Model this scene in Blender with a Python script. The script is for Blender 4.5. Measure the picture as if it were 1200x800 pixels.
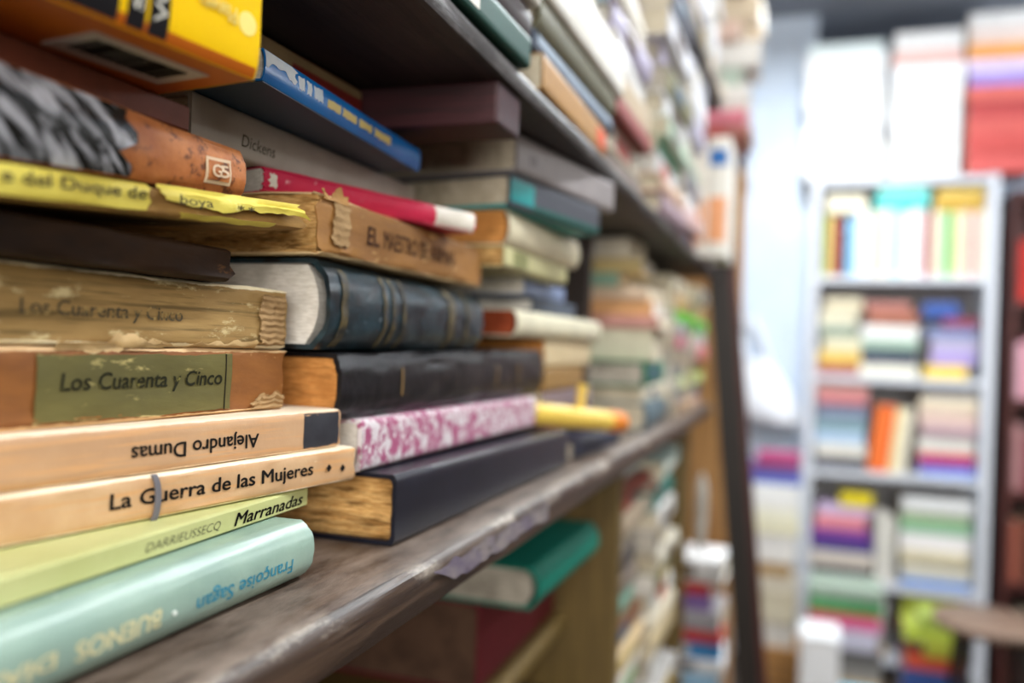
import bpy, bmesh, math, random
from mathutils import Vector, Matrix, noise
for o in list(bpy.data.objects): bpy.data.objects.remove(o)
scn = bpy.context.scene
COL = scn.collection
R = math.radians
# ------------------------------------------------------------------ camera
# world: X right (book spines face +X), Y down the aisle, Z up. The camera height H is the zero of all "z" below.
H = 1.30
FPX = 1000.0
CAM = Vector((0.154, 0.0, H))
YAW, PITCH, ROLL = R(18.436), R(0.25), R(2.0)
fw = Vector((-math.sin(YAW)*math.cos(PITCH), math.cos(YAW)*math.cos(PITCH), math.sin(PITCH)))
r0 = Vector((math.cos(YAW), math.sin(YAW), 0)); u0 = r0.cross(fw)
rt = r0*math.cos(ROLL) + u0*math.sin(ROLL); up = -r0*math.sin(ROLL) + u0*math.cos(ROLL)
cd = bpy.data.cameras.new('camera'); cam = bpy.data.objects.new('camera', cd); COL.objects.link(cam)
cam.matrix_world = Matrix(((rt.x, up.x, -fw.x, CAM.x), (rt.y, up.y, -fw.y, CAM.y), (rt.z, up.z, -fw.z, CAM.z), (0, 0, 0, 1)))
cd.sensor_width = 36; cd.lens = 36*FPX/1200; cd.clip_start = 0.01; cd.clip_end = 50
cd.dof.use_dof = True; cd.dof.focus_distance = 0.345; cd.dof.aperture_fstop = 3.7; cd.dof.aperture_blades = 0
scn.camera = cam
def ray(u, v): return fw + rt*(u-600)/FPX + up*(400-v)/FPX
def atX(u, v, X): d = ray(u, v); p = CAM + d*((X-CAM.x)/d.x); return p
def atY(u, v, Y): d = ray(u, v); return CAM + d*(Y/d.y)
def atZ(u, v, z): d = ray(u, v); return CAM + d*(z/d.z)
# ------------------------------------------------------------------ world, lights, exposure
w = bpy.data.worlds.new('world'); scn.world = w; w.use_nodes = True
w.node_tree.nodes['Background'].inputs[0].default_value = (0.75, 0.85, 1, 1); w.node_tree.nodes['Background'].inputs[1].default_value = 0.3
vs = scn.view_settings; vs.view_transform = 'Standard'; vs.look = 'None'; vs.gamma = 1; vs.use_curve_mapping = False; vs.exposure = 0.0
def area(name, loc, rot, sx, sy, power, color):
    l = bpy.data.lights.new(name, 'AREA'); l.shape = 'RECTANGLE'; l.size = sx; l.size_y = sy; l.energy = power; l.color = color
    o = bpy.data.objects.new(name, l); COL.objects.link(o); o.location = loc; o.rotation_euler = rot; return o
# ceiling fluorescents (their housings are built with the room) plus two added fills, at the right and behind the camera
LAMPS = [(0.80, 0.20, 13), (0.75, 1.45, 20), (0.22, 2.62, 44)]
for lx, ly, p in LAMPS: area('tube_light', (lx, ly, H+1.335), (0, 0, 0), 0.12, 1.1, p, (0.92, 0.97, 1.0))
area('added_side_key', (2.28, -0.35, H+0.85), (0, R(78), 0), 1.1, 1.7, 9, (1.0, 0.97, 0.93))  # unseen key light added at the right to brighten the spines
area('added_front_fill', (0.70, -1.42, H+0.36), (R(86), 0, 0), 1.8, 0.7, 46, (1.0, 0.96, 0.9))  # unseen fill added behind the camera to brighten the page ends
# pendant added out of frame to brighten the ceiling and right side: shines down and up
area('added_pendant_fill', (1.75, 2.9, H+0.86), (0, 0, 0), 0.1, 1.1, 20, (0.92, 0.97, 1.0)); area('added_pendant_fill', (1.75, 2.9, H+0.93), (R(180), 0, 0), 0.1, 1.1, 30, (0.92, 0.97, 1.0))
# ------------------------------------------------------------------ materials
MATS = {}
def newmat(name):
    m = bpy.data.materials.new(name); m.use_nodes = True; nt = m.node_tree
    return m, nt, nt.nodes['Principled BSDF']
def N(nt, t, **kw):
    n = nt.nodes.new(t)
    for k, v in kw.items(): setattr(n, k, v)
    return n
def rgba(c): return (c[0], c[1], c[2], 1)
def srgb(h):
    h = h.lstrip('#'); f = lambda x: x/12.92 if x <= .04045 else ((x+.055)/1.055)**2.4
    return tuple(f(int(h[i:i+2], 16)/255) for i in (0, 2, 4))
def coords(nt, scale):
    tc = N(nt, 'ShaderNodeTexCoord'); oi = N(nt, 'ShaderNodeObjectInfo')
    ml = N(nt, 'ShaderNodeMath', operation='MULTIPLY'); ml.inputs[1].default_value = 7.3; nt.links.new(oi.outputs['Random'], ml.inputs[0])
    ad = N(nt, 'ShaderNodeVectorMath', operation='ADD'); nt.links.new(tc.outputs['Object'], ad.inputs[0]); nt.links.new(ml.outputs[0], ad.inputs[1])
    mp = N(nt, 'ShaderNodeMapping'); mp.inputs['Scale'].default_value = scale; nt.links.new(ad.outputs[0], mp.inputs['Vector'])
    return mp.outputs[0]
def nz(nt, vec, scale, detail=4, rough=.6, dist=0):
    n = N(nt, 'ShaderNodeTexNoise'); n.inputs['Scale'].default_value = scale; n.inputs['Detail'].default_value = detail
    n.inputs['Roughness'].default_value = rough; n.inputs['Distortion'].default_value = dist; nt.links.new(vec, n.inputs['Vector']); return n.outputs[0]
def ramp(nt, fac, a, b, ca=(0, 0, 0), cb=(1, 1, 1)):
    r = N(nt, 'ShaderNodeValToRGB'); r.color_ramp.elements[0].position = a; r.color_ramp.elements[1].position = b
    r.color_ramp.elements[0].color = rgba(ca); r.color_ramp.elements[1].color = rgba(cb); nt.links.new(fac, r.inputs[0]); return r.outputs[0]
def mixc(nt, fac, a, b):
    m = N(nt, 'ShaderNodeMix', data_type='RGBA'); nt.links.new(fac, m.inputs[0])
    for i, c in ((6, a), (7, b)):
        if isinstance(c, tuple): m.inputs[i].default_value = rgba(c)
        else: nt.links.new(c, m.inputs[i])
    return m.outputs[2]
def surf(name, c1, c2=None, scale=60, rough=.6, bump=.15, bscale=400, stretch=(1, 1, 1), scuff=None, scuff_at=.62, dist=0, lo=.35, hi=.65, spec=.4, streak=None, sscale=90, edge=None):
    """worn cover surface: two-tone blotches, optional scuffs, fine relief"""
    if name in MATS: return MATS[name]
    if isinstance(c1, str): c1 = srgb(c1)
    if isinstance(c2, str): c2 = srgb(c2)
    if isinstance(scuff, str): scuff = srgb(scuff)
    m, nt, b = newmat(name); v = coords(nt, stretch)
    c2 = c2 or tuple(x*.86 for x in c1)
    col = mixc(nt, ramp(nt, nz(nt, v, scale, dist=dist), lo, hi), c1, c2)
    if streak:
        vs2 = coords(nt, (1, .06, 1.6)); col = mixc(nt, ramp(nt, nz(nt, vs2, 320, 3), .5, .68), col, srgb(streak) if isinstance(streak, str) else streak)
    if scuff:
        col = mixc(nt, ramp(nt, nz(nt, v, sscale, 7, .72), scuff_at, scuff_at+.07), col, scuff)
    if edge:   # rubbed arrises along the spine: edge = (thickness, colour, width)
        tc = N(nt, 'ShaderNodeTexCoord'); sp = N(nt, 'ShaderNodeSeparateXYZ'); nt.links.new(tc.outputs['Object'], sp.inputs[0])
        a = N(nt, 'ShaderNodeMath', operation='SUBTRACT'); nt.links.new(sp.outputs[2], a.inputs[0]); a.inputs[1].default_value = edge[0]/2
        a2 = N(nt, 'ShaderNodeMath', operation='ABSOLUTE'); nt.links.new(a.outputs[0], a2.inputs[0])
        mr = N(nt, 'ShaderNodeMapRange'); mr.inputs[1].default_value = edge[0]/2-edge[2]; mr.inputs[2].default_value = edge[0]/2; nt.links.new(a2.outputs[0], mr.inputs[0])
        ad = N(nt, 'ShaderNodeMath', operation='ADD'); nt.links.new(mr.outputs[0], ad.inputs[0]); nt.links.new(nz(nt, coords(nt, (1, .5, 1)), 160, 5, .7), ad.inputs[1])
        col = mixc(nt, ramp(nt, ad.outputs[0], .95, 1.2), col, srgb(edge[1]))
    nt.links.new(col, b.inputs['Base Color']); b.inputs['Roughness'].default_value = rough; b.inputs['Specular IOR Level'].default_value = spec
    if bump:
        bp = N(nt, 'ShaderNodeBump'); bp.inputs['Strength'].default_value = bump; bp.inputs['Distance'].default_value = .0006
        nt.links.new(nz(nt, v, bscale, 5), bp.inputs['Height']); nt.links.new(bp.outputs[0], b.inputs['Normal'])
    MATS[name] = m; return m
def pagemat(name, c1, c2, wav=0.0):
    if name in MATS: return MATS[name]
    if isinstance(c1, str): c1 = srgb(c1)
    if isinstance(c2, str): c2 = srgb(c2)
    m, nt, b = newmat(name); v = coords(nt, (.12, .12, 1))
    f = nz(nt, v, 1500, 3); v2 = coords(nt, (1, 1, 1))
    col = mixc(nt, ramp(nt, f, .38, .66), c1, c2); col = mixc(nt, ramp(nt, nz(nt, v2, 45, 3), .45, .75), col, tuple(x*.75 for x in c2))
    if wav:
        g = ramp(nt, nz(nt, coords(nt, (.16, .16, 1)), 330, 4, .6, .5), .50, .66); mu = N(nt, 'ShaderNodeMath', operation='MULTIPLY'); nt.links.new(g, mu.inputs[0]); mu.inputs[1].default_value = wav
        col = mixc(nt, mu.outputs[0], col, tuple(x*.35 for x in c2))
    nt.links.new(col, b.inputs['Base Color']); b.inputs['Roughness'].default_value = .9; b.inputs['Specular IOR Level'].default_value = .15
    bp = N(nt, 'ShaderNodeBump'); bp.inputs['Strength'].default_value = .6; bp.inputs['Distance'].default_value = .0006
    nt.links.new(f, bp.inputs['Height']); nt.links.new(bp.outputs[0], b.inputs['Normal']); MATS[name] = m; return m
def plain(name, c, rough=.5, spec=.4, metal=0):
    if name in MATS: return MATS[name]
    if isinstance(c, str): c = srgb(c)
    m, nt, b = newmat(name); v = coords(nt, (1, 1, 1))
    nt.links.new(mixc(nt, nz(nt, v, 30, 3), c, tuple(x*.85 for x in c)), b.inputs['Base Color'])
    b.inputs['Roughness'].default_value = rough; b.inputs['Specular IOR Level'].default_value = spec; b.inputs['Metallic'].default_value = metal
    MATS[name] = m; return m
def wood(name, c1, c2, wear=None, rough=.45, axis=1, wx=None, spec=.5, wz=0.0, top_light=None):
    m, nt, b = newmat(name); s = [16, 16, 16]; s[axis] = .7
    v = coords(nt, tuple(s)); f = nz(nt, v, 9, 8, .65, .6); c1 = srgb(c1); c2 = srgb(c2)
    col = mixc(nt, ramp(nt, f, .40, .60), c1, c2)
    f2 = nz(nt, v, 34, 6, .7)
    col = mixc(nt, ramp(nt, f2, .55, .75), col, tuple(x*.45 for x in c1))
    if wear:
        w3 = ramp(nt, nz(nt, coords(nt, (1, .35, 1)), 55, 6, .7), .5, .68)
        if wx is not None:   # worn arris along the front edge of the board
            tc = N(nt, 'ShaderNodeTexCoord'); sx = N(nt, 'ShaderNodeSeparateXYZ'); nt.links.new(tc.outputs['Object'], sx.inputs[0])
            mr = N(nt, 'ShaderNodeMapRange'); mr.inputs[1].default_value = wx-.012; mr.inputs[2].default_value = wx-.001; nt.links.new(sx.outputs[0], mr.inputs[0])
            if wz is None: wz = -100
            mz = N(nt, 'ShaderNodeMapRange'); mz.inputs[1].default_value = wz-.008; mz.inputs[2].default_value = wz-.002; nt.links.new(sx.outputs[2], mz.inputs[0])
            mm = N(nt, 'ShaderNodeMath', operation='MULTIPLY'); nt.links.new(mr.outputs[0], mm.inputs[0]); nt.links.new(mz.outputs[0], mm.inputs[1]); mr = mm
            mu = N(nt, 'ShaderNodeMath', operation='MULTIPLY'); nt.links.new(mr.outputs[0], mu.inputs[0]); nt.links.new(w3, mu.inputs[1]); w3 = mu.outputs[0]
        col = mixc(nt, w3, col, srgb(wear))
    if top_light:   # light from above painted as a greyer upper face, broken by noise
        ge = N(nt, 'ShaderNodeNewGeometry'); sg = N(nt, 'ShaderNodeSeparateXYZ'); nt.links.new(ge.outputs['True Normal'], sg.inputs[0])
        mr2 = N(nt, 'ShaderNodeMapRange'); mr2.inputs[1].default_value = .85; mr2.inputs[2].default_value = 1.0; nt.links.new(sg.outputs[2], mr2.inputs[0])
        dn = ramp(nt, nz(nt, coords(nt, (2.5, .8, 1)), 30, 6, .7), .36, .70); mu2 = N(nt, 'ShaderNodeMath', operation='MULTIPLY'); nt.links.new(mr2.outputs[0], mu2.inputs[0]); nt.links.new(dn, mu2.inputs[1])
        col = mixc(nt, mu2.outputs[0], col, srgb(top_light))
    nt.links.new(col, b.inputs['Base Color']); b.inputs['Roughness'].default_value = rough; b.inputs['Specular IOR Level'].default_value = spec
    bp = N(nt, 'ShaderNodeBump'); bp.inputs['Strength'].default_value = .35; bp.inputs['Distance'].default_value = .001
    nt.links.new(f2, bp.inputs['Height']); nt.links.new(bp.outputs[0], b.inputs['Normal']); MATS[name] = m; return m
# ------------------------------------------------------------------ object helpers
def mesh_obj(name, verts, faces, mat, parent=None, smooth=False):
    me = bpy.data.meshes.new(name); me.from_pydata([tuple(v) for v in verts], [], faces); me.update()
    bm = bmesh.new(); bm.from_mesh(me); bmesh.ops.recalc_face_normals(bm, faces=bm.faces); bm.to_mesh(me); bm.free()
    if smooth:
        me.polygons.foreach_set('use_smooth', [True]*len(me.polygons))
        try: me.set_sharp_from_angle(angle=R(40))
        except Exception: pass
    me.materials.append(mat); o = bpy.data.objects.new(name, me); COL.objects.link(o); o.parent = parent; return o
def empty(name, loc, rot=None):
    o = bpy.data.objects.new(name, None); COL.objects.link(o); o.location = loc; o.empty_display_size = .02
    if rot is not None: o.rotation_euler = rot
    return o
def tag(o, label=None, cat=None, group=None, kind=None):
    if label: o['label'] = label
    if cat: o['category'] = cat
    if group: o['group'] = group
    if kind: o['kind'] = kind
    return o
def boxv(x0, x1, y0, y1, z0, z1):
    v = [(x, y, z) for x in (x0, x1) for y in (y0, y1) for z in (z0, z1)]
    f = [(0, 1, 3, 2), (4, 6, 7, 5), (0, 4, 5, 1), (2, 3, 7, 6), (0, 2, 6, 4), (1, 5, 7, 3)]
    return v, f
def box(name, x0, x1, y0, y1, z0, z1, mat, parent=None, bev=0.0):
    v, f = boxv(x0, x1, y0, y1, z0, z1); o = mesh_obj(name, v, f, mat, parent)
    if bev:
        bm = bmesh.new(); bm.from_mesh(o.data); bmesh.ops.bevel(bm, geom=list(bm.edges), offset=bev, segments=2, affect='EDGES', profile=.6); bm.to_mesh(o.data); bm.free()
    return o
def tube(name, pts, rad, mat, parent=None, n=10, caps=True):
    pts = [Vector(p) for p in pts]; V = []; F = []
    for i, p in enumerate(pts):
        t = (pts[min(i+1, len(pts)-1)]-pts[max(i-1, 0)]).normalized()
        a = t.cross(Vector((0, 0, 1)) if abs(t.z) < .9 else Vector((1, 0, 0))).normalized(); b = t.cross(a)
        r = rad[i] if isinstance(rad, (list, tuple)) else rad
        V += [p+a*r*math.cos(2*math.pi*k/n)+b*r*math.sin(2*math.pi*k/n) for k in range(n)]
    for i in range(len(pts)-1):
        F += [(i*n+k, i*n+(k+1) % n, (i+1)*n+(k+1) % n, (i+1)*n+k) for k in range(n)]
    if caps: F += [tuple(range(n)), tuple((len(pts)-1)*n+k for k in range(n))]
    return mesh_obj(name, V, F, mat, parent, True)
# ------------------------------------------------------------------ books
def sn(x, y, s): return noise.noise(Vector((x, y, s)))
class Book: pass
def make_book(label, p, L, W, T, cover, pages, rz=0.0, tilt=0.0, hard=False, bulge=0.0, ny=1, jit=0.0, rag=0.0, T1=None, wavy=0.0, layers=3,
              group=None, name='book', cat='book', mtx=None, seed=0, over=.003, pown=2.6, page_gap=0.0):
    """lying book: spine face at local x=0 looking +X, spine runs along +Y, thickness along +Z.  p = near bottom corner of the spine (z above the camera)"""
    T1 = T if T1 is None else T1
    c = .0022 if hard else .0007
    ov = over if hard else .0004
    root = empty(name, (p[0], p[1], p[2]+H)); tag(root, label, cat, group)
    if mtx is not None: root.matrix_world = Matrix.Translation(root.location) @ mtx.to_4x4()
    else: root.rotation_euler = (tilt, 0, rz)
    Th = lambda y: T+(T1-T)*y/L
    if bulge: ss = [0, .03, .07, .12, .19, .28, .39, .5, .61, .72, .81, .88, .93, .97, 1]; sx = lambda s: -bulge*abs(2*s-1)**pown
    else: ss = [0, .035, .1, .25, .5, .75, .9, .965, 1]; sx = lambda s: (-.0020 if s in (0, 1) else (-.0006 if s in (.035, .965) else 0.0))
    rr = bulge if bulge else .002
    out = [(-W, 0), (-W*.55, 0), (-W*.2, 0), (-rr-.0035, 0)] + [(sx(s), s) for s in ss] + [(-rr-.0035, 1), (-W*.2, 1), (-W*.55, 1), (-W, 1)]
    n = len(out); V = []; F = []; rng = random.Random(seed+1)
    endr = [[rng.uniform(-1, 1)*rag for _ in out] for _ in (0, 1)]
    for j in range(ny+1):
        for layer in (0, 1):
            for i, (x, s) in enumerate(out):
                y = L*j/ny; T_ = Th(y); z = s*T_; xx = x
                if j == 0: y += endr[0][i]
                if j == ny: y += endr[1][i]
                if jit and i not in (0, n-1):
                    e = 1 if i in range(3, n-3) else .6
                    xx += jit*sn(y*45, i*.9, seed)*e*(0 if i < 3 or i > n-4 else 1); z += jit*.55*sn(y*38+5, i*.7, seed+9)*e*(1 if i > n//2 else .35)
                if layer:
                    zc = T_*.5
                    z = zc+(z-zc)*(1-2*c/T_); xx = xx-c*(1 if i in range(3, n-3) else 0)
                V.append((xx, y, z))
    st = 2*n
    for j in range(ny):
        for i in range(n-1):
            a, b = j*st+i, (j+1)*st+i
            F.append((a, a+1, b+1, b)); F.append((a+n, b+n, b+n+1, a+n+1))
        for i in (0, n-1):
            a, b = j*st+i, (j+1)*st+i; F.append((a, b, b+n, a+n))
    for j in (0, ny):
        for i in range(n-1): a = j*st+i; F.append((a, a+n, a+n+1, a+1))
    cov = mesh_obj('cover', V, F, cover, root, True)
    # page block, built up in layers so that the cut edges are uneven
    V = []; F = []; nx = 7 if layers > 6 else 2
    x0, x1 = -c-max(rr*.6, .0006)-.0002-page_gap, -W+ov
    for k in range(layers+1):
        s = k/layers
        loop = []
        dyl = rng.uniform(-1, 1)*wavy if wavy else 0
        for e, yb in ((0, ov), (1, L-ov)):
            seq = range(nx) if e == 0 else range(nx-1, -1, -1)
            for q in seq:
                x = x0+(x1-x0)*q/(nx-1)+(-(bulge*.75)*abs(2*s-1)**2.2 if q == 0 else 0)
                y = yb+(1 if e == 0 else -1)*abs(dyl)*(.7+.5*sn(x*60, k*3.1, seed))
                T_ = Th(min(max(y, 0), L)); z = c+.0001+(T_-2*c-.0002)*s
                if wavy and 0 < k < layers: z += wavy*1.3*sn(x*55+y*20, s*2.2, seed+4)*math.sin(math.pi*s)
                loop.append((x, y, z))
        V += loop
    m = 2*nx
    for k in range(layers): F += [(k*m+i, k*m+(i+1) % m, (k+1)*m+(i+1) % m, (k+1)*m+i) for i in range(m)]
    F += [tuple(range(m)), tuple(layers*m+i for i in range(m))]
    pg = mesh_obj('pages', V, F, pages, root)
    b = Book(); b.root = root; b.L, b.W, b.T, b.T1, b.cover, b.pages = L, W, T, T1, cov, pg
    def surfx(z, y=0.0):
        q = min(max(z/Th(min(max(y, 0), L)), 0), 1); i0 = max(k for k in range(len(ss)) if ss[k] <= q+1e-9); i0 = min(i0, len(ss)-2)
        t = (q-ss[i0])/(ss[i0+1]-ss[i0]); xa, xb = (sx(ss[k]) for k in (i0, i0+1))
        if jit: xa += jit*sn(y*45, (i0+4)*.9, seed); xb += jit*sn(y*45, (i0+5)*.9, seed)
        return xa+(xb-xa)*t
    b.sx = surfx
    b.M = (Matrix.Translation(root.location) @ mtx.to_4x4()) if mtx is not None else (Matrix.Translation(root.location) @ root.rotation_euler.to_matrix().to_4x4())
    b.Mi = b.M.inverted(); b.jit = jit*.25
    return b
def two(label, near, far, z, L=None, **kw):
    """book from the plan positions of the two ends of its spine"""
    (xa, ya), (xb, yb) = near, far
    a = math.atan2(xb-xa, yb-ya); D = math.hypot(xb-xa, yb-ya); L = L or D
    # far end fixed
    p = (xb-L*math.sin(a), yb-L*math.cos(a), z)
    return make_book(label, p, L, rz=-a, **kw)
def loc(b, u, v, x=0.0):
    """pixel -> local (y, z) on the plane of the spine"""
    o = b.Mi @ CAM; d = b.Mi.to_3x3() @ ray(u, v); t = (x-o.x)/d.x; q = o+d*t; return q.y, q.z
def lettering(b, s, ya, yb, za, zb, mat, flip=False, bold=0.0, shear=0.0, name='title', off=.00022, vertical=False, face=None):
    """flat printed letters stretched into the rectangle ya..yb, za..zb of the spine"""
    cu = bpy.data.curves.new('t', 'FONT'); cu.body = s; cu.size = 1; cu.offset = min(bold, 0); cu.shear = shear; cu.resolution_u = 3
    to = bpy.data.objects.new('t', cu); COL.objects.link(to); bpy.context.view_layer.update()
    dg = bpy.context.evaluated_depsgraph_get(); me = bpy.data.meshes.new_from_object(to.evaluated_get(dg))
    bpy.data.objects.remove(to); xs = [v.co.x for v in me.vertices]; ys = [v.co.y for v in me.vertices]
    bx0, bx1, by0, by1 = min(xs), max(xs), min(ys), max(ys)
    if bold > .006:
        bm = bmesh.new(); bm.from_mesh(me); geo = list(bm.verts)+list(bm.edges)+list(bm.faces)
        for dx_, dy_ in ((bold, 0), (bold*2, 0), (bold, bold*.7), (bold, -bold*.7)):
            d_ = bmesh.ops.duplicate(bm, geom=geo)['geom']; bmesh.ops.translate(bm, verts=[q for q in d_ if isinstance(q, bmesh.types.BMVert)], vec=(dx_, dy_, 0))
        bm.to_mesh(me); bm.free()
    for v in me.vertices:
        fx = (v.co.x-bx0)/(bx1-bx0); fy = (v.co.y-by0)/(by1-by0)
        if flip: fx, fy = 1-fx, 1-fy
        if vertical: fx, fy = 1-fy, fx
        y = ya+(yb-ya)*fx; z = za+(zb-za)*fy
        if face == 'bottom': v.co = (-za-(zb-za)*fy, y, -off)
        else: v.co = (b.sx(z, y)+off+b.jit*.5, y, z)
    me.materials.clear(); me.materials.append(mat); o = bpy.data.objects.new(name, me); COL.objects.link(o); o.parent = b.root; return o
def patch(b, ya, yb, za, zb, mat, name, rag=(0, 0, 0, 0), off=.00025, thick=.0003, n=(16, 5), ridges=0, lift=0.0, seed=0, curl=0.0, parent=None):
    """thin sheet (label, torn paper, band) lying on the spine; rag = raggedness of near end, far end, bottom, top"""
    rng = random.Random(seed); ny, nzz = n; V = []; F = []
    def edge_(cnt, amp, q): return [amp*min(1, max(0, .5+.75*sn(k*3.2/max(cnt, 1)*1.7, q, seed+.37)+.28*sn(k*1.31, q+5, seed)+rng.uniform(-.12, .12))) for k in range(cnt+1)]
    ra = edge_(nzz, rag[0], 1.3); rb = edge_(nzz, rag[1], 2.7); rc = edge_(ny, rag[2], 3.9); rd = edge_(ny, rag[3], 5.1)
    for lay in (0, 1):
        for j in range(ny+1):
            for k in range(nzz+1):
                fy, fz = j/ny, k/nzz
                y0 = ya+ra[k]; y1 = yb-rb[k]; z0 = za+rc[j]; z1 = zb-rd[j]
                y = y0+(y1-y0)*fy; z = z0+(z1-z0)*fz
                x = b.sx(min(max(z, 0), b.T), y)+off+b.jit*.5+lift*abs(sn(y*70, z*90, seed+3))+curl*fy**3
                if ridges: x += .0007*(.5+.5*math.sin(fz*ridges*2*math.pi))+.0005*sn(y*300, z*500, seed)
                V.append((x-(thick if lay else 0), y, z))
    m = nzz+1; S = (ny+1)*m
    for j in range(ny):
        for k in range(nzz):
            a = j*m+k; F.append((a, a+m, a+m+1, a+1)); F.append((S+a, S+a+1, S+a+m+1, S+a+m))
    for j in range(ny):
        for k in (0, nzz): a = j*m+k; F.append((a, a+m, S+a+m, S+a))
    for k in range(nzz):
        for j in (0, ny): a = j*m+k; F.append((a, a+1, S+a+1, S+a))
    return mesh_obj(name, V, F, mat, parent or b.root, True)
# ------------------------------------------------------------------ palette
PAGE = pagemat('pages_cream', '#e6dcc6', '#c6b79a'); PAGE_OLD = pagemat('pages_yellowed', '#e8bd7c', '#b98648', .9); PAGE_OR = pagemat('pages_orange', '#dc9c58', '#c27f40', .4)
PAGE_GREY = pagemat('pages_grey', '#cfc7b8', '#a59b8c'); PAGE_WHITE = pagemat('pages_white', '#eee9e0', '#cfc8bc')
INK = plain('ink_dark', '#1d1a18', .8, .1); INK_F = plain('ink_faded', '#4d4534', .8, .1); INK_B = plain('ink_brown', '#4a3226', .8, .1)
def wornink(name, ink, paper, at=.5):
    return surf(name, ink, None, 60, .8, 0, 400, scuff=paper, scuff_at=at, sscale=260, spec=.1)
GOLD = plain('gilt', '#7d6236', .4, .6)
W_MAIN = wood('shelf_wood', '#2e2018', '#4f3c2e', '#b5a898', .42, 1, 0.0, .4, H-.1, '#807064')
W_DARK = wood('dark_wood', '#2b221e', '#3d302a', None, .5, 2)
W_DARKY = wood('dark_wood_long', '#241e1b', '#352c28', '#a09894', .5, 1, .0085, .25, None)
W_RED = wood('maroon_wood', '#2c1115', '#43191f', None, .6, 0)
W_OLIVE = wood('olive_wood', '#5a4720', '#705a2c', None, .55, 2)
W_BROWN = wood('brown_board', '#9a6a38', '#b98a52', None, .5, 2)
W_BLACK = wood('black_wood', '#17130f', '#2a201a', None, .55, 2)
W_MAHOG = wood('mahogany', '#3a1512', '#54211a', None, .5, 2)
# ------------------------------------------------------------------ room shell
XL, XR, YB, YF, ZF, ZC = -0.47, 2.3, 4.35, -1.5, -H, 1.46
WALLP = surf('wall_paint', '#d3dfee', '#c6d4e8', 3, .8, .1, 60); CEILP = surf('ceiling_paint', '#8d929c', '#828790', 3, .9, .1, 50)
FLOORM = surf('floor_tile', '#5a4c40', '#4a3f36', 8, .4, .1, 60)
WALLS = surf('side_wall_paint', '#5f5850', '#524b44', 3, .85, .1, 60)
def struct(o): o['kind'] = 'structure'; return o
struct(box('floor', XL-.1, XR+.1, YF-.1, YB+.1, 0-.1, 0, FLOORM))
struct(box('ceiling', XL-.1, XR+.1, YF-.1, YB+.1, ZC+H, ZC+H+.1, CEILP))
struct(box('wall_left', XL-.1, XL, YF-.1, YB+.1, 0, ZC+H, WALLS)); struct(box('wall_right', XR, XR+.1, YF-.1, YB+.1, 0, ZC+H, WALLS))
struct(box('wall_back', XL, XR, YB, YB+.1, 0, ZC+H, WALLP)); struct(box('wall_pier', XL, atY(950, 300, 3.86).x, 3.86, YB, 0, ZC+H, WALLP))
struct(box('wall_front', XL, XR, YF-.1, YF, 0, ZC+H, WALLS))
for i, (lx, ly, p) in enumerate(LAMPS):
    r = empty('ceiling_lamp', (lx, ly, H+ZC)); tag(r, ['fluorescent ceiling lamp above the near end of the aisle', 'fluorescent ceiling lamp above the middle of the aisle', 'fluorescent ceiling lamp in front of the white metal bookcase'][i], 'lamp', 'fluorescent ceiling lamps')
    v, f = boxv(-.02, .02, -.6, .6, -.06, 0); mesh_obj('housing', v, f, plain('lamp_housing', '#e8e8e8'), r)
    em = bpy.data.materials.get('tube_glow')
    if not em:
        em, nt, bs = newmat('tube_glow'); bs.inputs['Emission Color'].default_value = (.92, .97, 1, 1); bs.inputs['Emission Strength'].default_value = 34
    for s in (-.035, .035): tube('lamp_tube', [(s, -.56, -.095), (s, .56, -.095)], .013, em, r)
r = empty('added_pendant', (1.75, 2.9, H+ZC)); tag(r, 'added unseen bare-tube pendant on two cords, right of the metal bookcase, brightening the ceiling', 'lamp')  # body of the added out-of-frame lamp
for s_ in (-.5, .5): tube('cord', [(0, s_, 0), (0, s_, .905-ZC)], .003, plain('lamp_housing', '#e8e8e8'), r)
box('housing', -.012, .012, -.58, .58, .885-ZC, .905-ZC, plain('lamp_housing', '#e8e8e8'), r)
for s_ in (-.03, .03): tube('lamp_tube', [(s_, -.56, .895-ZC), (s_, .56, .895-ZC)], .013, bpy.data.materials['tube_glow'], r)
# ------------------------------------------------------------------ the long bookcase on the left
case = empty('bookcase', (0, 0, 0)); tag(case, 'long dark wooden bookcase crammed with old books along the left wall', 'bookcase')
def board(name, x0, x1, y0, y1, z0, z1, mat, seed, amp=.0012, ny=60):
    """shelf board with a slightly worn, rounded front arris"""
    T = z1-z0; prof = [(x0, z0), (x1-.004, z0), (x1-.001, z0+.0015), (x1, z0+.005), (x1, z1-.006), (x1-.0015, z1-.0022), (x1-.005, z1), (x1-.02, z1), (x0, z1)]
    V = []; F = []; n = len(prof)
    for j in range(ny+1):
        y = y0+(y1-y0)*j/ny
        for i, (x, z) in enumerate(prof):
            a = amp if 1 <= i <= 6 else 0
            V.append((x+a*sn(y*9, i*.5, seed)+a*.5*sn(y*40, i*.8, seed+2), y, z+H+(a*.5*sn(y*22, i*.6, seed+5) if i < 6 else 0)))
    for j in range(ny): F += [(j*n+i, j*n+(i+1) % n, (j+1)*n+(i+1) % n, (j+1)*n+i) for i in range(n)]
    F += [tuple(range(n)), tuple(ny*n+i for i in range(n))]
    return mesh_obj(name, V, F, mat, case, True)
YE = 1.70
board('shelf', XL+.02, 0, -.35, YE, -.122, -.1, W_MAIN, 3)
board('shelf', XL+.02, 0, -.35, YE, .144, .159, W_DARKY, 7)
board('shelf', XL+.02, 0, -.35, YE, .47, .487, W_DARKY, 11)
board('shelf', XL+.02, -.085, -.35, .955, -.322, -.305, W_OLIVE, 13)
board('shelf', XL+.02, -.06, -.35, YE, -.60, -.58, W_OLIVE, 15)
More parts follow.
